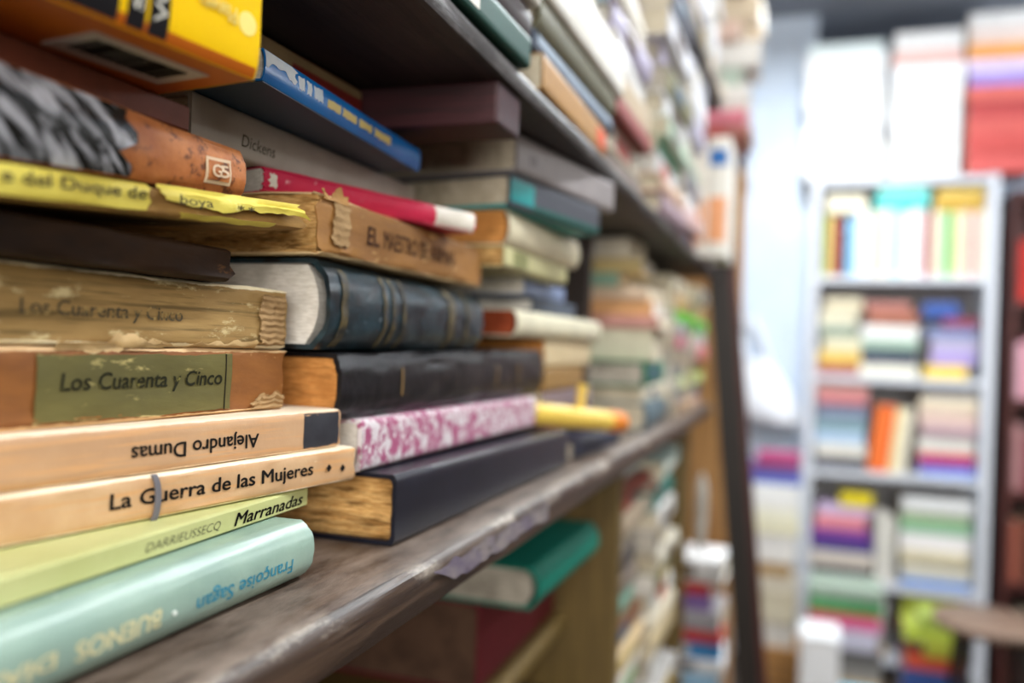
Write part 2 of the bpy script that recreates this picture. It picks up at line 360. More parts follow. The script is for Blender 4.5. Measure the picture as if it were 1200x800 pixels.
for y0 in (-.37, .955, YE-.025):
    box('upright', XL+.02, -.075, y0, y0+.02, -.1+H, .144+H, W_DARK, case); box('upright', XL+.02, -.04, y0, y0+.024, .159+H, .47+H, W_DARK, case)
    y0 = min(y0, YE-.1)-(.006 if y0 < 0 else 0); box('upright', XL+.02, -.03, y0, y0+.024, -.58+H, -.122+H, W_OLIVE, case); box('upright', XL+.02, -.03, y0, y0+.024, 0, -.6+H, W_OLIVE, case)
box('back_panel', XL+.002, XL+.02, -.37, YE, 0, 1.0+H, W_DARK, case)
box('cross_batten', XL+.02, -.004, .435, .475, .1205+H, .144+H, W_RED, case, .002)
# scraped-off paper sticker on the shelf front
def shelf_sticker():
    rng = random.Random(5); V = []; F = []; ny, nk = 22, 6
    ya = atX(505, 690, 0).y; yb = atX(640, 600, 0).y
    for lay in (0, 1):
        for j in range(ny+1):
            f = j/ny; y = ya+(yb-ya)*f
            zt = -.1025-rng.uniform(0, .003); zb = -.1150+rng.uniform(0, .003)+(.008*max(0, .12-f)/.12)
            for k in range(nk+1): V.append((.0014-.0004*lay, y, H+zb+(zt-zb)*k/nk))
        rng = random.Random(5)
    m = nk+1; S = (ny+1)*m
    for j in range(ny):
        for k in range(nk): a = j*m+k; F.append((a, a+m, a+m+1, a+1)); F.append((S+a, S+a+1, S+a+m+1, S+a+m))
    for j in range(ny):
        for k in (0, nk): a = j*m+k; F.append((a, a+m, S+a+m, S+a))
    o = mesh_obj('paper_sticker', V, F, surf('sticker_paper', '#857b78', '#5f5468', 70, .8, .2, 300, stretch=(1, .5, 1), scuff='#4a4038', scuff_at=.56, sscale=120), case, True)
    o['label'] = 'torn grey sticker with smeared purple ink'
shelf_sticker()
# ------------------------------------------------------------------ near stack (left edge of the photo)
KR = dict(group=None)
G1 = 'old books in the nearest stack'; G2 = 'books in the second stack'; G3 = 'books in the third stack'
# 1 mint hardback
MINT = surf('mint_cloth', '#95ad9d', '#87a093', 30, .33, .1, 500, scuff='#d8e6dc', scuff_at=.68, spec=.5)
b = two('pale mint hardback at the bottom of the nearest stack, upside-down blue lettering', (-.032, .10), (-.0335, .312), -.0995, T=.0235, W=.14, cover=MINT, pages=PAGE, hard=True, bulge=.0065, pown=3, ny=24, jit=.0004, layers=8, group=G1)
BLUE_INK = plain('ink_blue', '#2f8ca6', .6); CREAM_INK = plain('ink_cream', '#d8d2a4', .6)
y1, zz = loc(b, 343, 668); y0, _ = loc(b, 231, 705)
lettering(b, 'Françoise Sagan', y0, y1, .0062, .0132, BLUE_INK, True, .012, name='author')
y1, _ = loc(b, 189, 730); y0, _ = loc(b, 90, 770); yc = y0-.007
lettering(b, 'BUENOS', y0, y1, .0072, .0128, CREAM_INK, True, .03)
lettering(b, 'DÍAS', yc-.021, yc, .0072, .0128, CREAM_INK, True, .03); lettering(b, 'TRISTEZA', yc-.066, yc-.026, .0072, .0128, CREAM_INK, True, .03)
yd, zd = loc(b, 204, 718); tube('printed_dot', [(b.sx(zd)+.0002, yd, zd), (b.sx(zd)+.0006, yd, zd)], .0008, plain('ink_white', '#eef2ea'), b.root)
# 2 yellow-green paperback
LIME = surf('lime_card', '#c4c588', '#b6b877', 20, .45, .05, 300)
b = two('thin pale yellow-green paperback lying on the mint hardback', (-.044, .14), (-.053, .337), -.0757, T=.0088, W=.13, cover=LIME, pages=PAGE_WHITE, ny=8, group=G1)
y0, z0 = loc(b, 170, 645); y1, z1 = loc(b, 258, 616)
lettering(b, 'DARRIEUSSECQ', y0, y1, .0022, .0058, plain('ink_olive', '#4a4c34'), False, -.012, .25, name='author')
y0, z0 = loc(b, 274, 605); y1, z1 = loc(b, 354, 583); lettering(b, 'Marranadas', y0, y1, .0018, .0066, INK, False, .022, .3)
# 3 La Guerra de las Mujeres
TAN = surf('tan_card', '#cba67e', '#bb9168', 26, .6, .25, 350, scuff='#f3dfbe', scuff_at=.63, streak='#cf9c66', sscale=60, edge=(.0158, '#f4e4c8', .0016))
b = two('worn tan paperback titled La Guerra de las Mujeres with a grey elastic band', (-.070, .197), (-.0435, .362), -.0665, L=.20, T=.0158, W=.115, cover=TAN, pages=PAGE_OLD, ny=30, jit=.0006, rag=.0008, layers=10, wavy=.0006, group=G1, seed=3)
y0, z0 = loc(b, 128, 590); y1, z1 = loc(b, 366, 557)
lettering(b, 'La Guerra de las Mujeres', y0, y1, .0042, .0114, wornink('ink_on_tan', '#1d1a18', '#cfa476', .66), False, .024)
for uu in (384, 400):
    yd, zd = loc(b, uu, 548); pts = [(0.0007+b.jit*.5, yd+.0019*a, zd+.0019*q) for a, q in ((1, 0), (0, 1), (-1, 0), (0, -1))]
    mesh_obj('printed_diamond', pts, [(0, 1, 2, 3)], INK, b.root)
ye, ze = loc(b, 180, 585)
BAND = plain('grey_elastic', '#6d6a70', .7)
V = []; F = []
for k in range(13):
    f = k/12; z = -.0012+(.0172)*f; x = .0015-.0012*abs(2*f-1)**4; yy = ye+.0016*math.sin(f*2.6)-.001*f
    V += [(x, yy-.0011, z), (x, yy+.0011, z), (x-.0009, yy+.0011, z), (x-.0009, yy-.0011, z)]
for k in range(12): F += [(k*4+i, k*4+(i+1) % 4, k*4+4+(i+1) % 4, k*4+4+i) for i in range(4)]
mesh_obj('elastic_band', V, F+[(0, 1, 2, 3), (48, 49, 50, 51)], BAND, b.root)
# 4 Alejandro Dumas
TAN2 = surf('tan_card_pale', '#c9a27c', '#bb926d', 22, .6, .2, 350, streak='#d39f6c', edge=(.0176, '#f2ddc0', .0014))
b = two('tan paperback with a black end block, Alejandro Dumas printed upside down', (-.071, .196), (-.0485, .356), -.0504, L=.19, T=.0176, W=.115, cover=TAN2, pages=PAGE_OLD, ny=24, jit=.0005, rag=.0006, layers=8, wavy=.0005, group=G1, seed=8)
y1, z1 = loc(b, 303, 510); y0, z0 = loc(b, 154, 528); lettering(b, 'Alejandro Dumas', y0, y1, .0048, .0120, wornink('ink_on_tan', '#1d1a18', '#cfa476', .66), True, .022, name='author')
y0, _ = loc(b, 356, 497); patch(b, y0, b.L-.0005, .0006, b.T-.0008, surf('worn_black_ink', '#26262c', '#34343a', 60, .55, .2, 400, scuff='#a88a66', scuff_at=.66), 'end_block', rag=(0, .0012, .0012, .0004), seed=2)
# 5 lower Los Cuarenta y Cinco
RUST = surf('rust_paper', '#905a26', '#673a18', 40, .7, .5, 300, stretch=(1, .4, 1), scuff='#d8a873', scuff_at=.60, edge=(.0268, '#dcb98a', .0022))
OLIVE = surf('olive_label', '#6c6434', '#554f28', 50, .7, .3, 400, stretch=(1, .3, 1), scuff='#b5a468', scuff_at=.62, edge=(.0268, '#c4b078', .0032))
BIND = surf('exposed_binding', '#b59468', '#8a6a42', 90, .9, .6, 700, stretch=(1, .3, 1), scuff='#dcc59a', scuff_at=.6)
KPAPER = surf('kraft_fragment', '#cfb080', '#b8955f', 60, .8, .3, 400)
b = two('rust-brown paperback with an olive title label on its spine', (-.080, .16), (-.068, .338), -.0326, L=.20, T=.0268, W=.12, cover=RUST, pages=PAGE_OLD, ny=40, jit=.0012, rag=.002, layers=10, wavy=.001, group=G1, seed=13)
y0, _ = loc(b, 40, 455); y1, _ = loc(b, 270, 447)
patch(b, y0, y1, .0012, b.T-.0016, OLIVE, 'title_label', rag=(.0003, .0003, .0012, .0012), n=(30, 6), seed=4, off=.0006)
yb_, _ = loc(b, 262, 447); patch(b, yb_, yb_+.0004, .002, b.T-.002, INK, 'printed_rule', off=.0009, n=(1, 4))
y0, z0 = loc(b, 68, 452); y1, z1 = loc(b, 258, 440); lettering(b, 'Los Cuarenta y Cinco', y0, y1, .0105, .0182, wornink('ink_on_olive', '#26261a', '#77703c', .58), False, .018, .1, off=.0009)
y0, _ = loc(b, 290, 460); patch(b, y0, b.L-.0006, .0005, .0085, BIND, 'exposed_binding', rag=(.008, .0015, .0006, .003), n=(14, 12), ridges=3, seed=9, off=.0008)
# 6 upper Los Cuarenta y Cinco
KRAFT = surf('kraft_paper', '#b08f58', '#8c6c3c', 34, .75, .4, 320, stretch=(1, .35, 1), scuff='#cfbb8a', scuff_at=.55, streak='#6f5830', edge=(.0265, '#efe0ba', .0026))
b = two('thick kraft-brown paperback with faded title and torn ribbed spine end', (-.080, .16), (-.068, .337), -.0053, L=.21, T=.0265, W=.125, cover=KRAFT, pages=PAGE_OLD, ny=46, jit=.0012, rag=.0018, layers=12, wavy=.001, group=G1, seed=21)
y0, _ = loc(b, 22, 372); y1, _ = loc(b, 214, 368); lettering(b, 'Los Cuarenta y Cinco', y0, y1, .0085, .0150, wornink('ink_on_kraft', '#5c5240', '#b0945e', .52), False, .016, .05)
y0, _ = loc(b, 300, 378); patch(b, y0, b.L-.0008, .0012, b.T-.0025, BIND, 'exposed_binding', rag=(.003, .0012, .001, .001), n=(14, 30), ridges=8, seed=5, off=.0008)
y0, _ = loc(b, 60, 415); y1, _ = loc(b, 150, 415); patch(b, y0, y1, -.0030, .0012, KPAPER, 'torn_flap', rag=(.004, .006, .0022, 0), n=(14, 3), seed=6, off=.0012, lift=.0025)
y0, _ = loc(b, 118, 400); y1, _ = loc(b, 205, 400); patch(b, y0, y1, -.0004, .0050, KPAPER, 'torn_flap', rag=(.004, .010, 0, .0045), n=(18, 3), seed=7, off=.0010, lift=.0022)
y0, _ = loc(b, 215, 400); y1, _ = loc(b, 300, 400); patch(b, y0, y1, .0, .0042, KPAPER, 'torn_flap', rag=(.006, .002, 0, .004), n=(16, 3), seed=12, off=.0009, lift=.0015)
# 7 dark brown
DKB = surf('dark_leather', '#1c110a', '#33200f', 60, .6, .5, 260, stretch=(1, .4, 1), scuff='#6a451f', scuff_at=.62, spec=.15)
b = two('crumbling dark brown leather book under the yellow torn paperback', (-.066, .12), (-.061, .288), .0214, L=.19, T=.0128, W=.12, cover=DKB, pages=PAGE_OLD, ny=30, jit=.0012, rag=.002, layers=8, wavy=.001, group=G1, seed=31)
# 8 yellow Duque de Saboya
YEL = surf('yellow_paper', '#dccb58', '#cdb848', 30, .6, .2, 350, scuff='#efe490', scuff_at=.64)
b = two('torn yellow paperback about the Duque de Saboya with ragged spine', (-.054, .173), (-.048, .318), .0345, L=.19, T=.0098, T1=.0078, W=.12, cover=surf('brown_binding', '#8a6636', '#a8803f', 70, .8, .6, 500, stretch=(1, .3, 1), scuff='#d6bd72', scuff_at=.62), pages=PAGE_OLD, tilt=0, ny=30, jit=.001, rag=.003, layers=8, wavy=.0008, group=G1, seed=37)
b.root.rotation_euler.x = R(4.2); b.root.location.z = H+.0322
bpy.context.view_layer.update(); b.M = b.root.matrix_world.copy(); b.Mi = b.M.inverted()
ys, _ = loc(b, 178, 232)
patch(b, .0005, ys, .0004, b.T-.0002, YEL, 'spine_paper', rag=(0, .004, .0006, 0), n=(24, 6), seed=21, off=.0008, lift=.0006)
y1, _ = loc(b, 352, 252); patch(b, ys+.0015, y1+.002, .0026, b.T+.0006, YEL, 'torn_spine_paper', rag=(.003, .012, .0030, .0004), n=(24, 5), seed=22, off=.0012, lift=.0016, curl=.004)
y0, _ = loc(b, 205, 262); y1, _ = loc(b, 330, 270); patch(b, y0, y1, -.0008, .0016, YEL, 'torn_strip', rag=(.004, .01, .0006, .0008), n=(14, 2), seed=24, off=.0012, lift=.002)
y0, z0 = loc(b, -4, 207); y1, z1 = loc(b, 166, 228); lettering(b, 'e del Duque de', y0, y1, .0030, .0078, INK_F, False, .014, off=.0018)
y0, _ = loc(b, 203, 234); y1, _ = loc(b, 242, 240); lettering(b, 'boya', y0, y1, .0030, .0072, INK_F, False, .008, off=.0030)
y0, _ = loc(b, 270, 243); y1, _ = loc(b, 290, 246); lettering(b, '* *', y0, y1, .0045, .0062, INK_F, False, .02, off=.0032)
# 9 photographic cover
ORA = surf('orange_worn', '#c98048', '#a8602f', 60, .45, .4, 300, scuff='#6a3c24', scuff_at=.54, sscale=130)
b = two('battered book with black-and-white photo spine and orange worn end', (-.052, .172), (-.050, .281), .0492, L=.18, T=.0335, T1=.0175, W=.13, cover=ORA, pages=PAGE, hard=True, bulge=.003, ny=24, jit=.0008, layers=6, group=G1, seed=41)
b.root.rotation_euler.x = R(4.2); b.root.location.z = H+.0406
bpy.context.view_layer.update(); b.M = b.root.matrix_world.copy(); b.Mi = b.M.inverted()
def photo_mat():
    m, nt, bs = newmat('photo_print'); tc = N(nt, 'ShaderNodeTexCoord'); m0 = N(nt, 'ShaderNodeMapping'); m0.inputs['Rotation'].default_value = (R(42), 0, 0); nt.links.new(tc.outputs['Object'], m0.inputs[0]); mp = N(nt, 'ShaderNodeMapping'); mp.inputs['Scale'].default_value = (1, 22, 75)
    nt.links.new(m0.outputs[0], mp.inputs[0]); f = nz(nt, mp.outputs[0], 2.2, 5, .55, .4)
    nt.links.new(mixc(nt, ramp(nt, f, .46, .64), srgb('#1c1d1c'), srgb('#c9ccd6')), bs.inputs['Base Color']); bs.inputs['Roughness'].default_value = .25; return m
PHOTO = photo_mat()
ys, _ = loc(b, 150, 165); Th9 = lambda y: .0335+(.0175-.0335)*y/.18
V = []; F = []; rng = random.Random(3); ny = 26
for j in range(ny+1):
    for k in range(7):
        f = j/ny; y = .0005+(ys+.003*math.sin(k*2.2)+rng.uniform(-.002, .002)-.0005)*f; T_ = Th9(y); z = .0006+(T_-.0012)*k/6; V.append((b.sx(z, y)+.0010, y, z))
for j in range(ny): F += [(j*7+k, j*7+7+k, j*7+8+k, j*7+k+1) for k in range(6)]
mesh_obj('photo_print', V, F, PHOTO, b.root, True)['label'] = 'black and white photographic print with feathery streaks'
y0, _ = loc(b, 241, 190); y1, _ = loc(b, 270, 195)
patch(b, y0, y1, .0030, .0125, plain('emblem_cream', '#dfc3a0'), 'emblem', n=(4, 4), off=.0004)
patch(b, y0+.0012, y1-.0012, .0042, .0113, ORA, 'emblem_ground', n=(4, 4), off=.0006); ym = (y0+y1)/2
lettering(b, 'G', y0+.0026, ym+.0005, .0056, .0100, plain('emblem_cream', '#dfc3a0'), False, .03, name='emblem_letter', off=.0009); lettering(b, '5', ym+.0002, y1-.0024, .0056, .0100, plain('emblem_cream', '#dfc3a0'), False, .03, name='emblem_letter', off=.0009)
# 10 brown under yellow
b = two('reddish-brown paperback squeezed under the thick yellow book', (-.066, .10), (-.063, .262), .0748, T=.0100, W=.11, cover=surf('brick_card', '#7a3f2a', '#63321f', 40, .6, .2), pages=PAGE_OLD, ny=6, group=G1)
# 11 thick yellow book
YG = surf('yellow_gloss', '#f2c500', '#eabb00', 10, .22, .03, 100, spec=.6)
b = two('thick glossy yellow book with black stripes on top of the nearest stack', (-.0285, .171), (-.0178, .2405), .0850, L=.20, T=.046, W=.125, cover=YG, pages=PAGE_WHITE, ny=6, bulge=.0022, pown=6, layers=8, group=G1)
BLKG = plain('black_gloss', '#17161a', .25, .5)
ya, _ = loc(b, 60, 10); yb1, _ = loc(b, 140, 20); patch(b, -.0, yb1, .0008, b.T-.001, BLKG, 'black_panel', n=(8, 12), off=.0004)
y0, _ = loc(b, 150, 25); y1, _ = loc(b, 171, 32); patch(b, y0, y1, .0008, b.T-.001, BLKG, 'black_stripe', n=(2, 12), off=.0004)
zl = loc(b, 167, 14)[1]; lettering(b, 'SI', y0+.0014, y1-.0014, zl, zl+.010, plain('ink_paper', '#e6e2d6'), False, 0, name='volume_text', off=.0009, vertical=True)
y0, _ = loc(b, 176, 30); y1, _ = loc(b, 198, 42); patch(b, y0, y1, .0008, b.T-.001, BLKG, 'black_stripe', n=(2, 12), off=.0004)
zl = loc(b, 187, 27)[1]; lettering(b, 'VO', y0+.0012, y1-.0012, zl, zl+.013, plain('ink_paper', '#e6e2d6'), False, 0.01, name='volume_text', off=.0009, vertical=True)
y0, z0 = loc(b, 233, 5); y1, z1 = loc(b, 276, 24); zc = loc(b, 290, 28)
lettering(b, 'Planeta', y0, y1, zc[1]-.0022, zc[1]+.0030, plain('ink_pale_yellow', '#f4e07a'), True, .02, name='publisher_mark', off=.0006)
tube('publisher_emblem', [(-.0002, zc[0], zc[1]), (.0002, zc[0], zc[1])], .0038, plain('ink_pale_yellow', '#f4e07a'), b.root, 20)
v, f = boxv(-b.W+.001, -.0024, .0006, b.L-.0006, -.00009, .0001); mesh_obj('back_cover_tone', v, f, plain('orange_gloss', '#b85c06', .4), b.root)  # orange over the yellow back: underside shade in the colour, continuing the fold
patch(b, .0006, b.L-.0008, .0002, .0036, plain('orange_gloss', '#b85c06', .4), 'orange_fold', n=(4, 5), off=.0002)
v, f = boxv(-.036, -.012, b.L-.052, b.L-.010, -.0006, -.0001); lb = mesh_obj('barcode_label', v, f, plain('label_white', '#b8ada4'), b.root)
rng = random.Random(2); yy = b.L-.048
while yy < b.L-.016:
    wd = rng.choice((.0004, .0008, .0012)); v, f = boxv(-.030, -.016, yy, yy+wd, -.0009, -.0006); mesh_obj('barcode_bar', v, f, INK, lb); yy += wd+rng.choice((.0005, .0009))
# ------------------------------------------------------------------ second stack
NAVYB = surf('blue_black_cloth', '#15161f', '#1d1e29', 40, .33, .12, 600, scuff='#454656', scuff_at=.7, spec=.35)
b = two('flat blue-black hardback with wavy yellowed pages at the bottom of the second stack', (-.0278, .376), (-.0250, .693), -.0995, T=.0345, T1=.0300, W=.20, cover=NAVYB, pages=PAGE_OLD, hard=True, ny=16, jit=.0005, layers=26, wavy=.0030, over=.0015, group=G2, seed=51)
PINKM = surf('pink_marbled', '#a85478', '#d9d0d2', 150, .45, .08, 300, dist=.9, lo=.45, hi=.54, scuff='#8e3c64', scuff_at=.58, sscale=190)
b = two('pink and white marbled book beneath the black leather volume', (-.0455, .372), (-.044, .660), -.0645, T=.0255, T1=.0235, W=.15, cover=PINKM, pages=PAGE_WHITE, hard=True, ny=6, over=.002, group=G2, seed=52)
y0, _ = loc(b, 424, 520); patch(b, .0006, y0, .0006, b.T-.0006, surf('pale_green_cloth', '#b8c4bc', '#a9b6ae', 40, .6, .1), 'pale_edge', n=(2, 4))
BLKL = surf('black_leather', '#0b0b0d', '#151518', 50, .34, .9, 110, scuff='#3c3a3e', scuff_at=.70, spec=.35)
b = two('black leather volume with orange page edges and faint gilt bars', (-.0490, .357), (-.0480, .690), -.0386, T=.0318, T1=.0352, W=.16, cover=BLKL, pages=PAGE_OR, hard=True, bulge=.0035, ny=30, jit=.0016, layers=12, wavy=.0006, group=G2, seed=53)
for uu, vv in ((471, 447), (582, 440), (607, 438)):
    yd, zd = loc(b, uu, vv); patch(b, yd-.0010, yd+.0010, zd-.0075, zd+.0075, GOLD, 'gilt_bar', n=(1, 8), off=.0006)
BLUM = surf('blue_marbled_leather', '#101315', '#243a42', 75, .30, .6, 200, dist=.8, scuff='#8f9ca4', scuff_at=.64, spec=.55, stretch=(1, .7, 1))
b = two('rounded dark blue-green leather volume with dull gilt bands', (-.0495, .345), (-.0500, .548), -.0052, T=.0422, T1=.0385, W=.15, cover=BLUM, pages=PAGE_WHITE, hard=True, bulge=.009, pown=3.2, ny=26, jit=.0012, rag=.001, layers=6, group=G2, seed=54)
for uu, wd in ((404, .006), (452, .0035), (462, .0035), (474, .003), (530, .010), (548, .004)):
    yd, zd = loc(b, uu, 350); patch(b, yd-wd/2, yd+wd/2, .0015, b.T-.004, surf('dull_gilt', '#5f5230', '#25282a', 130, .45, .2, 400), 'gilt_band', n=(1, 18), off=.0006)
BRN = surf('amber_leather', '#a37238', '#7d5226', 45, .6, .5, 300, stretch=(1, .3, 1), scuff='#cfa468', scuff_at=.58, edge=(.0278, '#dcc090', .0022))
b = two('amber-brown book with worn brown lettering and a ragged near end', (-.0505, .335), (-.0500, .540), .0382, T=.0278, T1=.0262, W=.14, cover=BRN, pages=PAGE_OLD, ny=26, jit=.0014, rag=.004, layers=10, wavy=.0014, group=G2, seed=55)
for s, ua, ub in (('EL', 430, 443), ('MAESTRO', 449, 488), ('DE', 492, 500), ('ARMAS', 504, 532)):
    y0, _ = loc(b, ua, 280); y1, _ = loc(b, ub, 295); lettering(b, s, y0, y1, .0095, .0185, INK_B, False, .02)
y0, _ = loc(b, 388, 250); y1, _ = loc(b, 410, 260); patch(b, y0, y1, .004, b.T-.002, BIND, 'exposed_binding', rag=(.002, .003, .003, .001), n=(8, 16), ridges=5, seed=15, off=.0006)
patch(b, .0006, .030, b.T-.003, b.T+.0055, surf('amber_paper', '#b98a4a', '#9c7038', 40, .7, .3, 300, scuff='#d9b270', scuff_at=.62), 'loose_spine_paper', rag=(.004, .010, 0, .007), n=(14, 5), seed=16, off=.0006, lift=.002)
REDP = surf('pink_red_card', '#d4304f', '#c4264a', 30, .4, .1, 300, scuff='#f0b8bc', scuff_at=.62, sscale=60)
b = two('thin pinkish-red paperback with a white end lying aslant', (-.079, .333), (-.031, .478), .0663, T=.0118, W=.11, cover=REDP, pages=PAGE_WHITE, ny=14, jit=.0008, rag=.001, bulge=.002, group=G2, seed=56)
y0, _ = loc(b, 510, 258); patch(b, y0, b.L-.0004, .0002, b.T-.0002, surf('white_card', '#eee6da', '#e0d8c8', 50, .5, .1), 'white_end', n=(6, 6), off=.0004, rag=(.001, .001, 0, 0))
y0, _ = loc(b, 312, 205); y1, _ = loc(b, 330, 212); patch(b, y0, y1, .002, b.T-.002, surf('white_card', '#eee6da'), 'worn_patch', n=(6, 4), rag=(.004, .004, .002, .002), seed=3)
GREYW = surf('grey_white_cloth', '#b5aca0', '#a79d90', 30, .7, .2, 400)
b = two('greyish-white book lying beneath the bright blue paperback', (-.0825, .287), (-.0825, .50), .0786, T=.0212, W=.13, cover=GREYW, pages=PAGE, hard=True, ny=4, group=G2, seed=57)
y0, _ = loc(b, 283, 160); y1, _ = loc(b, 322, 182); lettering(b, 'Dickens', y0, y1, .0055, .0110, INK_F, False, 0, .15, name='author')
BLUEG = surf('blue_gloss', '#1679c8', '#0f6ab6', 14, .25, .04, 200, spec=.6)
b = two('bright blue glossy paperback jutting out above the greyish-white book', (-.046, .284), (-.059, .457), .1001, T=.0126, W=.115, cover=BLUEG, pages=PAGE_WHITE, ny=10, bulge=.0012, group=G2, seed=58)
v, f = boxv(-b.W+.001, -.0014, .0006, b.L-.0006, -.00045, -.0001); mesh_obj('back_cover_tone', v, f, plain('navy_gloss', '#123a5a', .35), b.root)
BW = surf('chipped_white', '#eef2f4', '#d8e4ee', 60, .5, .1)
y0, _ = loc(b, 320, 75); y1, _ = loc(b, 352, 90); patch(b, .0004, y1, .0050, b.T-.0004, BW, 'chipped_white_patch', rag=(0, .008, .0035, 0), n=(16, 4), seed=31)
for k_, (ua, va, ub, vb) in enumerate(((350, 92, 358, 97), (360, 97, 366, 101), (368, 102, 379, 108))):
    y0, _ = loc(b, ua, va); y1, _ = loc(b, ub, vb); patch(b, y0, y1, .0042, b.T-.002, BW, 'worn_white_letter', rag=(.001, .001, .001, .001), n=(6, 5), seed=33+k_)
for k_, (ua, va, ub, vb) in enumerate(((384, 112, 400, 123), (402, 124, 418, 135), (421, 137, 436, 148), (439, 149, 458, 163))):
    y0, _ = loc(b, ua, va); y1, _ = loc(b, ub, vb); patch(b, y0, y1, .0040, b.T-.0040, plain('ink_gold_yellow', '#e8cf7e'), 'worn_yellow_letter', rag=(.001, .001, .0008, .0008), n=(6, 4), seed=43+k_)
b = two('tan book with red far half wedged above the bright blue paperback', (-.088, .30), (-.085, .431), .1130, T=.0290, W=.12, cover=surf('tan_cloth', '#a3865e', '#8e744e', 30, .7, .2), pages=PAGE, hard=True, ny=3, group=G2, seed=59)
patch(b, b.L*.48, b.L-.0005, .0006, b.T-.0006, surf('red_cloth', '#8f2a22', '#7a221c', 30, .6, .1), 'red_panel', n=(4, 4), rag=(.002, 0, 0, 0))
# ------------------------------------------------------------------ third stack (beside the upright)
def cm(hexc, gloss=.5):
    return surf('cover_'+hexc.strip('#'), hexc, None, 35, gloss, .12, 350, spec=.25)
def patchy(b, ya, yb, hexc, nm='spine_label', za=.12, zb=.88): patch(b, ya, yb, b.T*za, b.T*zb, cm(hexc), nm, n=(3, 5))
T3 = [  # label, near, far, z, T, cover, page, hard, W
 ('dark slate book at the bottom of the third stack, behind the yellow tube', (-.062, .712), (-.06, .90), -.0995, .0195, '#3c3a48', PAGE_GREY, True, .16),
 ('plum paperback second from the bottom of the third stack', (-.058, .705), (-.056, .90), -.0797, .0195, '#7c3550', PAGE, False, .14),
 ('grey-mauve book third from the bottom of the third stack', (-.052, .705), (-.051, .885), -.0600, .0205, '#8b7a7e', PAGE, False, .14),
 ('ochre-brown book lying just below a tan paperback in the third stack', (-.050, .702), (-.050, .842), -.0393, .0210, '#9a7848', PAGE_OLD, False, .13),
 ('pale tan paperback directly under the cream book with rust-red end', (-.050, .702), (-.048, .862), -.0181, .0248, '#d2bd96', PAGE_OR, False, .13),
 ('cream-spined book whose near end is rust red', (-.046, .612), (-.040, .875), .0069, .0205, '#e4dcc0', pagemat('pages_rust', '#9c4a2c', '#82381f'), False, .16),
 ('dark blue-grey thin book above the rust-ended cream book', (-.052, .672), (-.05, .80), .0276, .0128, '#56606e', PAGE_WHITE, True, .14),
 ('white and blue paperback near the middle of the third stack', (-.050, .640), (-.05, .76), .0406, .0130, '#8fa0c4', PAGE_WHITE, False, .13),
 ('pale yellow book with a greenish spine in the third stack', (-.037, .550), (-.034, .705), .0538, .0145, '#cfc894', PAGE_OLD, False, .14),
 ('plump cream paperback resting on the pale yellow book', (-.033, .548), (-.028, .725), .0685, .0242, '#e0d4b4', PAGE_OR, False, .14),
 ('dark grey hardback with turquoise cover edge in the third stack', (-.031, .541), (-.004, .690), .0929, .0235, '#4a4c54', PAGE, True, .16),
 ('mauve-grey hardback topmost in the third stack under the upper shelf', (-.027, .542), (.001, .722), .1166, .0258, '#98908f', PAGE, True, .17),
]
for i, (lab, na, fa, z, T, c, pg, hd, W) in enumerate(T3):
    b = two(lab, na, fa, z, T=T, W=W, cover=cm(c), pages=pg, hard=hd, bulge=.004 if i in (5, 9) else .0, ny=4, layers=6, group=G3, seed=70+i)
    if i == 10:
        tq = surf('turquoise', '#1a9a9a', '#16888a', 30, .5, .1); patch(b, .0003, .034, .0004, b.T-.0004, tq, 'turquoise_band', n=(2, 5)); patch(b, .034, b.L, .0004, .006, surf('deep_green', '#1d5a52'), 'green_band', n=(2, 3))
        v, f = boxv(-.155, -.003, -.0002, .15, -.0004, .0022); mesh_obj('lower_board', v, f, tq, b.root)
    if i == 11: patchy(b, .018, .030, '#7c7476', 'small_label', .3, .6)
    if i == 8: patchy(b, .02, .05, '#8a8a58')
# yellow tube with orange cap
tb = empty('plastic_tube', (-.052, .672, H-.0555)); tag(tb, 'yellow plastic tube with orange cap lying beyond the blue-black hardback', 'tube')
YP = plain('yellow_plastic', '#ecc85a', .35); OP = plain('orange_plastic', '#ee8a2c', .35)
q0 = Vector((0, 0, 0)); q1 = Vector((.046, .158, -.0165)); dd = (q1-q0)
tube('barrel', [q0, q0+dd*.02, q0+dd*.82], [.008, .0098, .0098], YP, tb, 20); tube('cap', [q0+dd*.80, q0+dd*.96, q0+dd*.985, q1], [.0103, .0103, .0095, .007], OP, tb, 20)
tube('tab', [q0+dd*.50, q0+dd*.50+Vector((0, 0, .018)), q0+dd*.52+Vector((0, 0, .030))], [.0045, .0040, .0052], YP, tb, 12)
two('added thin navy booklet propping the yellow tube, dark as the shadow beneath it', (-.030, .735), (-.022, .90), -.0995, T=.0145, W=.028, cover=cm('#23283a'), pages=PAGE_GREY, ny=2, group=None)  # added prop; its dark colour stands for the shadow line under the tube
